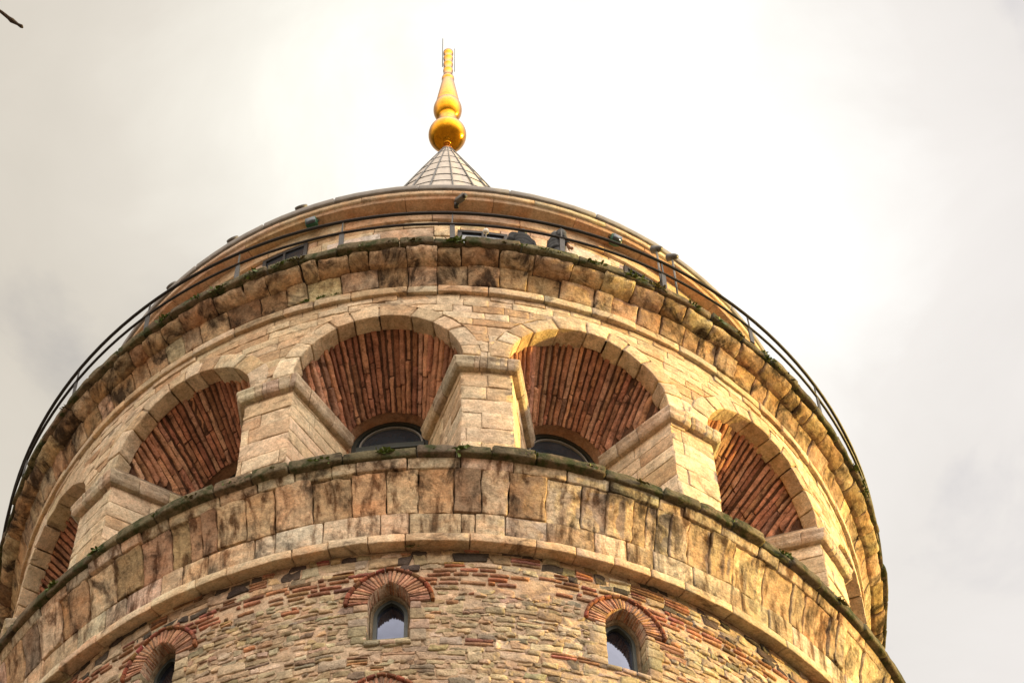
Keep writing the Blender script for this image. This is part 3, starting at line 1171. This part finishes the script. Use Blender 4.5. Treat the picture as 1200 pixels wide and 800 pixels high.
# windows of the drum: dark openings with frames
for az, wtop in ((-26.0, 11.50), (-54, 11.5), (5.6, 11.06), (33.0, 11.45), (49.0, 11.5)):
    wn = part_empty('drum_window', tower)
    a = Acc()
    hw = .42
    z0, z1 = H + 9.9, H + wtop

    def loc(x, z_, r, az=az):
        return cyl(rad(az) + np.asarray(x) / RD, r, z_)
    for (x0, x1, za, zb_) in ((-hw - .09, -hw, z0, z1), (hw, hw + .09, z0, z1), (-hw - .09, hw + .09, z1, z1 + .10), (-.03, .03, z0, z1)):
        a.block(lambda u, v, w_, x0=x0, x1=x1, za=za, zb_=zb_: loc(x0 + (x1 - x0) * u, za + (zb_ - za) * v, RD - .02 + .07 * w_), (abs(x1 - x0), zb_ - za, .07), (2, 2, 1), .008, (.1, .08, .06))
    a.build('frame', M_iron, wn, smooth=False)
    a = Acc()
    a.block(lambda u, v, w_: loc(-hw + 2 * hw * u, z0 + (z1 - z0) * v, RD + .004 + .006 * w_), (2 * hw, 1.4, .006), (2, 1, 1), .001, (.1, .1, .1))
    a.build('pane', M_glass, wn, smooth=False)

for az, zt_, hw_ in ((22.8, 11.42, .50), (-14.5, 11.2, .55)):
    a = Acc()
    a.block(lambda u, v, w_: cyl(rad(az) + (2 * u - 1) * hw_ / RD, RD - .02 + .05 * w_, H + 10.2 + (zt_ - 10.2) * v), (2 * hw_, 1.2, .05), (6, 4, 1), .008, (.58, .52, .46), .003)
    a.build('wall_panel', M_drum, tower)
# ------------------------------------------------------------------ roof cone
a = Acc()


def rc(z):
    return .13 + (H + 30.55 - z) * .328 - .006 * max(0, H + 30.55 - z) ** 2 * .35


zt = H + 30.55
zb = H + 12.28
revolve(a, [(rc(zb), zb), (rc((zb + zt) / 2), (zb + zt) / 2), (rc(H + 27), H + 27), (rc(H + 29), H + 29), (.13, zt), (0.01, zt + .05)], -180, 180, 48, (.2, .2, .2))
roof = a.build('roof_cone', M_lead, tower)
a = Acc()
for i in range(24):
    az = rad(i * 15 + 4)
    P = [cyl(az, rc(z_) + .012, z_) for z_ in np.linspace(zb, zt - .02, 8)]
    tube_pts(a, P, [.034, .034, .03, .028, .025, .022, .018, .014], 6)
for i in range(24):
    a0_ = rad(i * 15 + 4)
    off = (i % 2) * .0
    for z_ in np.arange(H + 13.4 + off, zt - .3, 1.02):
        zj = z_ + rng.normal(0, .05)
        aa = np.linspace(a0_ + .0, a0_ + rad(15), 4)
        tube_pts(a, [cyl(q, rc(zj) + .002, zj) for q in aa], .011, 5)
a.build('roof_seam', M_leadseam, roof)

# ------------------------------------------------------------------ finial
fin = part_empty('finial', tower)
a = Acc()
th = np.linspace(-np.pi / 2 + .18, np.pi / 2 - .25, 28)
zc = H + 31.56
prof = [(.06, H + 30.50), (.09, H + 30.95)] + [(.535 * math.cos(t), zc + .545 * math.sin(t)) for t in th]
lathe(a, prof, ns=48)
ball = a.build('gold_ball', M_gold, fin)
a = Acc()
lathe(a, [(.14, H + 30.44), (.155, H + 30.60), (.09, H + 30.80)], ns=32)
a.build('collar', M_gold, fin)
a = Acc()
z0 = H + 32.1
prof = [(.20, z0 - .1), (.24, z0 + .06), (.215, z0 + .2), (.25, z0 + .42)]
for t in np.linspace(-.95, .55, 14):
    prof.append((.41 * math.cos(t), H + 33.25 + .62 * math.sin(t)))
prof += [(.335, H + 33.62), (.345, H + 33.66), (.19, H + 35.15), (.16, H + 35.30)]
lathe(a, prof, ns=40)
a.build('gold_bulb', M_gold, fin)
a = Acc()
prof = [(.16, H + 35.25), (.185, H + 35.35), (.185, H + 35.45), (.14, H + 35.52)]
for zz_ in (35.95, 36.40, 36.85):
    prof += [(.135, H + zz_), (.147, H + zz_ + .03), (.147, H + zz_ + .08), (.135, H + zz_ + .12)]
prof += [(.13, H + 37.2), (.15, H + 37.24), (.15, H + 37.36), (.0, H + 37.38)]
lathe(a, prof, ns=28)
a.build('gold_tube', M_gold, fin)
a = Acc()
tube_pts(a, [(-.17, -.05, H + 36.2), (-.17, -.05, H + 38.30)], .014, 6)
tube_pts(a, [(.19, -.03, H + 35.9), (.19, -.03, H + 37.6)], .010, 6)
a.build('lightning_rod', M_iron, fin)
# ================================================================== RAILING
rail = empty('deck_railing', (0, 0, H + 7.80), 'dark iron two-rail railing around the upper ledge', 'railing')


def link_at(o, parent, base):
    """parts were meshed in world space: move them under a thing whose Empty stands at base"""
    o.data.transform(Matrix.Translation(-Vector(base)))
    o.parent = parent


base = (0, 0, H + 7.80)
RR = 9.06
for zz_, rr_, nm in ((8.79, .034, 'top_rail'), (8.33, .028, 'middle_rail')):
    a = Acc()
    tube_pts(a, [cyl(q, RR, H + zz_) for q in np.radians(np.linspace(-180, 180, 181))], rr_, 8, closed=True)
    link_at(a.build(nm, M_iron), rail, base)
for i in range(-13, 14):
    az = .7 + 13.3 * i
    if abs(az) > 176:
        continue
    a = Acc()
    c_, s_ = math.cos(rad(az)), math.sin(rad(az))
    tan = np.array([c_, s_, 0])
    outv = np.array([s_, -c_, 0])
    P0 = outv * (RR - .025) - tan * .05 + np.array([0, 0, H + 7.77])
    a.block(boxf(P0, tan * .10, np.array([0, 0, .60]), outv * .03), (.07, .60, .03), (1, 1, 1), .003, (.02, .02, .02))
    P1 = outv * (RR - .022) - tan * .016 + np.array([0, 0, H + 8.37])
    a.block(boxf(P1, tan * .032, np.array([0, 0, .42]), outv * .024), (.03, .42, .024), (1, 1, 1), .003, (.02, .02, .02))
    link_at(a.build('post', M_iron, smooth=False), rail, base)


# ================================================================== lamps, cameras
def frame_at(az):
    c_, s_ = math.cos(rad(az)), math.sin(rad(az))
    return np.array([c_, s_, 0.]), np.array([s_, -c_, 0.]), np.array([0, 0, 1.])


def device(name, az, r, z, label, cat, group=None):
    return empty(name, cyl1(az, r, z), label, cat, group)


def flood(az, r, z, mat, label, size=.24, tilt=-.5, group=None):
    """box floodlight with bracket hung under the eave"""
    t = device('floodlight', az, r, z, label, 'floodlight', group)
    tan, out, zz_ = frame_at(az)
    base = cyl1(az, r, z)
    b = np.array(base)
    ax = out * math.cos(tilt) + zz_ * math.sin(tilt)
    upv = np.cross(ax, tan) * -1
    upv = -out * math.sin(tilt) + zz_ * math.cos(tilt)
    a = Acc()
    c_ = b - zz_ * .24
    a.block(boxf(c_ - tan * size / 2 - upv * size * .38, tan * size, upv * size * .76, ax * .16), (size, size * .76, .16), (4, 4, 3), .03, (.1, .1, .1))
    a.block(boxf(c_ - tan * size * .4 - upv * size * .3 - ax * .07, tan * size * .8, upv * size * .6, ax * .075), (size * .8, size * .6, .07), (4, 4, 2), .025, (.1, .1, .1))
    link_at(a.build('housing', mat), t, base)
    a = Acc()
    a.block(boxf(c_ - tan * size * .42 - upv * size * .3 + ax * .157, tan * size * .84, upv * size * .6, ax * .012), (size, size, .012), (2, 2, 1), .004, (.1, .1, .1))
    link_at(a.build('lens', M_glass), t, base)
    a = Acc()
    for sg in (-1, 1):
        tube_pts(a, [c_ + tan * sg * (size / 2 + .012) + ax * .05, c_ + tan * sg * (size / 2 + .012) + zz_ * .20, ], .013, 6)
    tube_pts(a, [c_ - tan * (size / 2 + .012) + zz_ * .20, c_ + tan * (size / 2 + .012) + zz_ * .20], .013, 6)
    tube_pts(a, [c_ + zz_ * .20, c_ + zz_ * .26], .03, 8)
    link_at(a.build('bracket', M_iron), t, base)
    return t


flood(-20.6, 7.72, H + 12.06, M_green, 'green box floodlight under the eave, left of the gold finial')
flood(26.4, 7.72, H + 12.06, M_green, 'green box floodlight under the eave, right of the finial')


def roof_lamp(az, label):
    t = device('roof_floodlight', az, 7.86, H + 12.30, label, 'floodlight', 'round lamps on the roof edge')
    tan, out, zz_ = frame_at(az)
    base = cyl1(az, 7.86, H + 12.30)
    b = np.array(base)
    a = Acc()
    c_ = b + zz_ * .17
    ax = out * .8 + zz_ * .6
    th = np.linspace(0, 2 * np.pi, 21)
    e2 = -out * .6 + zz_ * .8
    prof = [(-.13, .01), (-.13, .06), (-.08, .11), (0, .135), (.04, .135), (.04, .118), (.03, .114)]
    X = np.stack([[c_ + ax * d + R * (math.cos(q) * tan + math.sin(q) * e2) for d, R in prof] for q in th])
    a.grid(X)
    link_at(a.build('housing', M_grey), t, base)
    a = Acc()
    X = np.stack([[c_ + ax * .035 + R * (math.cos(q) * tan + math.sin(q) * e2) for R in (.001, .114)] for q in th])
    a.grid(X)
    link_at(a.build('lens', M_glass), t, base)
    a = Acc()
    tube_pts(a, [b - zz_ * .02, b + zz_ * .1], .03, 8)
    link_at(a.build('stem', M_iron), t, base)


roof_lamp(-22.3, 'round grey lamp on the roof edge, nearest to the cone of three on the left')
roof_lamp(-34.1, 'round grey lamp on the roof edge, middle one of three left of the cone')
roof_lamp(-46.5, 'round grey lamp on the roof edge, lowest and farthest left of three')

# security camera under the eave
t = device('security_camera', 1.5, 7.72, H + 11.92, 'dark security camera on a bracket under the eave below the roof cone', 'camera')
tan, out, zz_ = frame_at(1.5)
base = cyl1(1.5, 7.72, H + 11.92)
b = np.array(base)
a = Acc()
a.block(boxf(b - tan * .05 - zz_ * .26 - out * .02, tan * .1, zz_ * .28, out * .09), (.1, .28, .09), (2, 2, 2), .015)
link_at(a.build('bracket', M_iron), t, base)
a = Acc()
ax = tan * .55 + out * .72 - zz_ * .42
ax /= np.linalg.norm(ax)
e1 = np.cross(zz_, ax)
e1 /= np.linalg.norm(e1)
e2 = np.cross(ax, e1)
c_ = b - zz_ * .16 + out * .10
a.block(boxf(c_ - e1 * .06 - e2 * .06, e1 * .12, e2 * .12, ax * .26), (.12, .12, .26), (3, 3, 4), .02)
link_at(a.build('housing', M_grey), t, base)
a = Acc()
tube_pts(a, [c_ + ax * .24, c_ + ax * .30], [.05, .055], 12)
link_at(a.build('lens', M_iron), t, base)

# spot lamps on thin poles at the deck edge
for az, lab in ((27.4, 'spot lamp on a thin pole at the railing, left one of the pair'), (29.7, 'spot lamp on a thin pole at the railing, right one of the pair')):
    r_ = 8.93
    base = cyl1(az, r_, H + 7.80)
    t = empty('pole_lamp', base, lab, 'lamp', 'spot lamps on poles at the railing')
    tan, out, zz_ = frame_at(az)
    b = np.array(base)
    a = Acc()
    tube_pts(a, [b, b + zz_ * 1.72], .022, 8)
    link_at(a.build('pole', M_grey), t, base)
    a = Acc()
    c_ = b + zz_ * 1.74 + out * .02
    ax = -out * .65 + zz_ * .5 - tan * .4
    ax /= np.linalg.norm(ax)
    tube_pts(a, [c_ - ax * .12, c_ - ax * .05, c_ + ax * .12], [.04, .07, .08], 12)
    link_at(a.build('lamp_head', M_grey), t, base)

# little globe lamp on a stem
base = cyl1(4.75, 9.0, H + 7.80)
t = empty('globe_lamp', base, 'small white globe on a short stem standing on the upper ledge', 'lamp')
a = Acc()
b = np.array(base)
tube_pts(a, [b, b + np.array([0, 0, .38])], .012, 6)
link_at(a.build('stem', M_grey), t, base)
a = Acc()
lathe(a, [(.062 * math.cos(q), b[2] + .42 + .062 * math.sin(q)) for q in np.linspace(-1.55, 1.55, 12)], (b[0], b[1]), 16)
link_at(a.build('globe', M_white), t, base)


# ================================================================== people at the railing
def person(az, r, face, label, jacket, lean=.25, hgt=1.70, turn=0.):
    base = cyl1(az, r, H + 7.80)
    t = empty('person', base, label, 'person', None)
    t.rotation_euler = (0, 0, rad(az) + turn)
    k = hgt / 1.75
    # local frame: -Y looks out over the railing
    me = bpy.data.meshes.new('body')
    J = {'pel': (0, 0, .95, .15), 'wst': (0, -.03 * lean * 4, 1.10, .13), 'chs': (0, -.10 * lean * 4, 1.33, .155), 'nek': (0, -.13 * lean * 4, 1.50, .055), 'hed': (0, -.15 * lean * 4, 1.60, .085), 'top': (0, -.15 * lean * 4, 1.69, .075),
         'hl': (-.10, 0, .90, .10), 'kl': (-.11, -.02, .50, .065), 'al': (-.11, .03, .09, .045), 'tl': (-.12, -.14, .04, .035),
         'hr': (.10, 0, .90, .10), 'kr': (.11, .0, .50, .065), 'ar': (.11, .03, .09, .045), 'tr': (.12, -.14, .04, .035),
         'sl': (-.19, -.10 * lean * 4, 1.42, .07), 'el': (-.27, -.02, 1.15, .05), 'wl': (-.25, -.14, .93, .033), 'pl': (-.24, -.17, .87, .036),
         'sr': (.19, -.10 * lean * 4, 1.42, .07), 'er': (.27, -.02, 1.15, .05), 'wr': (.25, -.14, .93, .033), 'pr': (.24, -.17, .87, .036)}
    E = [('pel', 'wst'), ('wst', 'chs'), ('chs', 'nek'), ('nek', 'hed'), ('hed', 'top'), ('pel', 'hl'), ('hl', 'kl'), ('kl', 'al'), ('al', 'tl'), ('pel', 'hr'), ('hr', 'kr'), ('kr', 'ar'), ('ar', 'tr'),
         ('chs', 'sl'), ('sl', 'el'), ('el', 'wl'), ('wl', 'pl'), ('chs', 'sr'), ('sr', 'er'), ('er', 'wr'), ('wr', 'pr')]
    for sg, nm in ((-1, 'l'), (1, 'r')):
        px_ = J['p' + nm]
        for f in range(5):
            q = (px_[0] + sg * (.030 - .017 * f), px_[1] - .05 - .006 * (f in (1, 2)), px_[2] + .005, .010)
            q2 = (px_[0] + sg * (.032 - .018 * f), px_[1] - .075 - .010 * (f in (1, 2)), px_[2] - .025, .008)
            if f == 4:
                q = (px_[0] - sg * .050, px_[1] - .015, px_[2], .011)
                q2 = (px_[0] - sg * .060, px_[1] - .045, px_[2] - .012, .009)
            J[f'f{nm}{f}'] = q
            J[f'g{nm}{f}'] = q2
            E += [('p' + nm, f'f{nm}{f}'), (f'f{nm}{f}', f'g{nm}{f}')]
    names = list(J)
    me.from_pydata([Vector(J[n][:3]) * k for n in names], [(names.index(p), names.index(q)) for p, q in E], [])
    o = bpy.data.objects.new('body', me)
    COL.objects.link(o)
    o.parent = t
    md = o.modifiers.new('skin', 'SKIN')
    md.use_smooth_shade = True
    for v, n in zip(me.skin_vertices[0].data, names):
        v.radius = (J[n][3] * k,) * 2
    me.skin_vertices[0].data[0].use_root = True
    o.modifiers.new('sub', 'SUBSURF').levels = 2
    o.modifiers['sub'].render_levels = 2
    me.materials.append(M_skin)
    # jacket: quilted shell around torso and sleeves
    a = Acc()

    def shell(pts, radii, quilt, squash=1.0):
        P = np.array(pts, float) * k
        R = np.array(radii, float) * k
        n = 28
        tt_ = np.linspace(0, 1, n)
        ti = np.linspace(0, 1, len(P))
        Q = np.stack([np.interp(tt_, ti, P[:, i]) for i in range(3)], -1)
        Rq = np.interp(tt_, ti, R) * (1 + quilt * np.abs(np.sin(tt_ * np.pi * 7)))
        Rq[0] *= .9
        T_ = np.gradient(Q, axis=0)
        T_ /= np.linalg.norm(T_, axis=1)[:, None]
        B = np.cross(T_, np.array([[0., 1., 0.05]]))
        B /= np.linalg.norm(B, axis=1)[:, None]
        C_ = np.cross(B, T_)
        th = np.linspace(0, 2 * np.pi, 17)
        X = Q[:, None] + Rq[:, None, None] * (np.cos(th)[None, :, None] * B[:, None] * squash + np.sin(th)[None, :, None] * C_[:, None])
        a.grid(X, None, (.02, .02, .02), .006, 14)
    l4 = lean * 4
    shell([(0, 0, .82), (0, -.02 * l4, 1.05), (0, -.09 * l4, 1.30), (0, -.115 * l4, 1.44), (0, -.13 * l4, 1.52)], [.165, .165, .175, .15, .075], .07, 1.30)
    for sg in (-1, 1):
        shell([(sg * .13, -.10 * l4, 1.44), (sg * .20, -.11 * l4, 1.40), (sg * .275, -.02, 1.15), (sg * .252, -.13, .95)], [.085, .092, .075, .05], .10)
    jk = a.build('jacket', jacket)
    jk.parent = t
    a = Acc()
    for sg in (-1, 1):
        shell([(sg * .09, 0, .92), (sg * .11, -.01, .5), (sg * .11, .03, .10)], [.115, .085, .07], .02)
    tr = a.build('trousers', M_black)
    tr.parent = t
    # hair cap and face
    a = Acc()
    hc = np.array([0, -.15 * l4 + .012, 1.645]) * k
    th = np.linspace(0, 2 * np.pi, 25)
    rows = []
    for e in np.linspace(np.pi / 2, -.75, 12):
        rr = []
        for q in th:
            front = max(0., -math.sin(q))
            ee = e if e > .35 else e + (0.35 - e) * min(1, front * 1.6)
            rr.append(hc + np.array([.102 * math.cos(q) * math.cos(ee), .118 * math.sin(q) * math.cos(ee), .125 * math.sin(ee)]) * k)
        rows.append(rr)
    a.grid(np.array(rows), None, (.02, .02, .02), .006, 30)
    hr = a.build('hair', M_hair)
    hr.parent = t
    a = Acc()
    fc = np.array([0, -.15 * l4 - .005, 1.63]) * k
    rows = []
    for e in np.linspace(1.3, -1.45, 14):
        rr = []
        for q in np.linspace(-1.5, 1.5, 15):
            d = np.array([math.sin(q) * math.cos(e) * .082, -math.cos(q) * math.cos(e) * .100, math.sin(e) * .118])
            if abs(q) < .2 and -.35 < e < .15:
                d[1] -= .018 * (1 - abs(q) / .3)
            if .25 < abs(q) < .65 and 0 < e < .3:
                d[1] += .010
            rr.append(fc + d * k)
        rows.append(rr)
    a.grid(np.array(rows), None, (.5, .3, .2))
    fo = a.build('face', M_skin)
    fo.parent = t
    for sg in (-1, 1):
        a = Acc()
        e0 = fc + np.array([sg * .034, -.088, .012]) * k
        lathe(a, [(.009 * math.cos(q), e0[2] + .007 * math.sin(q)) for q in np.linspace(-1.5, 1.5, 6)], (e0[0], e0[1]), 8)
        a.build('eye', M_hair).parent = t
    a = Acc()
    a.block(boxf(fc + np.array([-.026, -.094, -.055]) * k, np.array([.052, 0, 0]) * k, np.array([0, 0, .010]) * k, np.array([0, -.008, 0]) * k), (.05, .01, .008), (3, 1, 1), .003, (.3, .1, .1))
    a.build('mouth', M_hair).parent = t
    return t


person(14.3, 8.50, 0, 'person in a black quilted jacket at the railing, right of the other visitor', M_black, .10, 1.80, 1.7)
person(10.0, 8.47, 0, 'shorter person in charcoal clothes at the railing, left of the black quilted jacket', M_dotted, .05, 1.66, -2.9)


# ================================================================== weeds
def weed(az, r, z, size, mat, seed, hang=.5):
    rs = np.random.default_rng(seed)
    base = cyl1(az, r, z)
    tan, out, zz_ = frame_at(az)
    a = Acc()
    b = np.array(base)
    for i in range(int(16 + 26 * size)):
        L_ = size * rs.uniform(.35, 1.0) * .22
        d = tan * rs.normal(0, .9) + out * rs.uniform(0, 1.0) + zz_ * rs.uniform(-hang, .9)
        d /= np.linalg.norm(d)
        side = np.cross(d, rs.normal(0, 1, 3))
        side /= np.linalg.norm(side)
        wdt = L_ * rs.uniform(.25, .5)
        o0 = b + tan * rs.normal(0, .10 * size) - out * .03
        pts = []
        for q, ww in ((0, .15), (.35, .8), (.7, 1.0), (1.0, .12)):
            c_ = o0 + d * L_ * q - zz_ * (L_ * .35 * q * q)
            pts.append([c_ - side * wdt * ww / 2, c_ + side * wdt * ww / 2])
        a.grid(np.array(pts))
    o = a.build('weed_tuft', mat)
    o.data.transform(Matrix.Translation(-base))
    o.location = base
    return o


lower = [(1.7, .85), (-.7, .35), (-6.1, .7), (-12.7, .6), (-17.9, .5), (-26.8, .6), (-22.6, .45), (10.5, .55), (8.9, .6), (15.0, .55), (16.2, .35), (20.9, .5), (-39, .6), (-31.4, .4), (32.3, .5), (47.4, .65), (38.9, .55), (4.6, .4), (-45.8, .55)]
upper = [(1.0, .75), (-6.3, .5), (-4.1, .55), (-18.1, .7), (-20.2, .6), (-28.1, .7), (-31.2, .75), (-23.4, .75), (6.7, .5), (8.7, .55), (11.8, .5), (13.6, .45), (17.8, .65), (23.1, .75), (26.2, .7), (31.3, .55), (35.2, .55), (38.2, .5), (43.0, .6), (44.7, .55), (46.8, .6), (66.4, .7), (63.0, .6), (-53.8, .5), (-36, .6), (-9.9, .45)]


def describe(items, where):
    cells = {}
    for az, s in items:
        q = (az - A0) / AS
        k = round(q)
        x = (q - k) * AS
        if abs(x) > 9.8:
            kk = k if x > 0 else k - 1
            key = f"the pier right of the {BAYNAME[kk]} arch"
        else:
            side = 'left half' if x < -3 else 'right half' if x > 3 else 'centre'
            key = f"the {BAYNAME[k]} arch's {side}"
        cells.setdefault(key, []).append((az, s))
    out = []
    for key, L_ in cells.items():
        L_.sort()
        for i, (az, s) in enumerate(L_):
            if len(L_) == 1:
                pre = 'green weed'
            elif len(L_) == 2:
                pre = ('left', 'right')[i] + ' weed of two'
            else:
                pre = ['leftmost', 'second', 'third', 'fourth', 'fifth'][i] + f' weed of {len(L_)}'
            out.append((az, s, f"{pre} {where} {key}"))
    return out


sd_ = 11
for az, s, lab in describe(lower, 'on lower ledge, below'):
    o = weed(az, 9.13, H + .20, s, M_leaf if sd_ % 3 else M_leaf_dry, sd_)
    tag(o, lab, 'weed', 'weeds growing on the ledges')
    sd_ += 1
for az, s, lab in describe(upper, 'on upper ledge, above'):
    o = weed(az, 9.08, H + 7.66, s, M_leaf if sd_ % 3 else M_leaf_dry, sd_)
    tag(o, lab, 'weed', 'weeds growing on the ledges')
    sd_ += 1
for az, s, lab in ((-15.8, .35, 'small weed on the upper string course, middle of three'), (-17.9, .4, 'small weed on the upper string course, left of three'), (-13.7, .3, 'small weed on the upper string course, right of three')):
    o = weed(az, 8.56, H + 6.93, s, M_leaf, sd_)
    tag(o, lab, 'weed', 'weeds growing on the ledges')
    sd_ += 1
o = weed(-3.3, 8.62, H - 1.82, .35, M_leaf_dry, sd_)
tag(o, 'dark weed clump under the lower string course above the middle brick window', 'weed', 'weeds growing on the ledges')

# ================================================================== bare tree whose twig reaches into the picture
tree = empty('bare_tree', (-5.4, -28.6, 0), 'bare tree with one dark twig tip reaching into the top left corner', 'tree')
base = (-5.4, -28.6, 0)
a = Acc()
tube_pts(a, [(-5.4, -28.6, -.2), (-5.35, -28.55, 2), (-5.5, -28.65, 4.5), (-5.3, -28.6, 7.0), (-5.45, -28.5, 9.5), (-5.6, -28.6, 12)], [.24, .19, .16, .12, .08, .03], 10, amp=.01)
link_at(a.build('trunk', M_bark), tree, base)
a = Acc()
tube_pts(a, [(-5.35, -28.6, 7.0), (-4.3, -28.75, 9.2), (-3.2, -28.62, 10.7), (-2.493, -28.428, 11.079)], [.075, .05, .03, .02], 8, amp=.004)
link_at(a.build('limb', M_bark), tree, base)
a = Acc()
tube_pts(a, [(-2.493, -28.428, 11.079), (-2.197, -28.301, 11.113), (-1.94, -28.217, 11.059), (-1.779, -28.151, 11.016), (-1.679, -28.106, 10.988), (-1.650, -28.086, 10.977), (-1.638, -28.078, 10.972), (-1.615, -28.066, 10.964), (-1.602, -28.060, 10.960), (-1.596, -28.055, 10.956)],
         [.020, .013, .010, .0075, .0065, .0075, .0105, .0055, .008, .003], 8)
link_at(a.build('twig', M_bark), tree, base)
for (p, q, r_) in (((-5.4, -28.6, 5), (-6.8, -29.6, 9), .06), ((-5.4, -28.6, 6), (-6.0, -27.2, 9.6), .05), ((-5.4, -28.55, 8), (-6.9, -28.0, 11), .05), ((-5.45, -28.5, 9.4), (-4.6, -29.4, 11.6), .035)):
    a = Acc()
    p, q = np.array(p), np.array(q)
    mid = (p + q) / 2 + np.array([0, 0, -.3])
    tube_pts(a, [p, mid, q], [r_, r_ * .6, .012], 8)
    for i in range(5):
        s0 = mid + (q - mid) * i / 5
        tube_pts(a, [s0, s0 + np.array([U(-.6, .2), U(-.5, .5), U(.3, .8)])], [.012, .004], 5)
    link_at(a.build('limb', M_bark), tree, base)
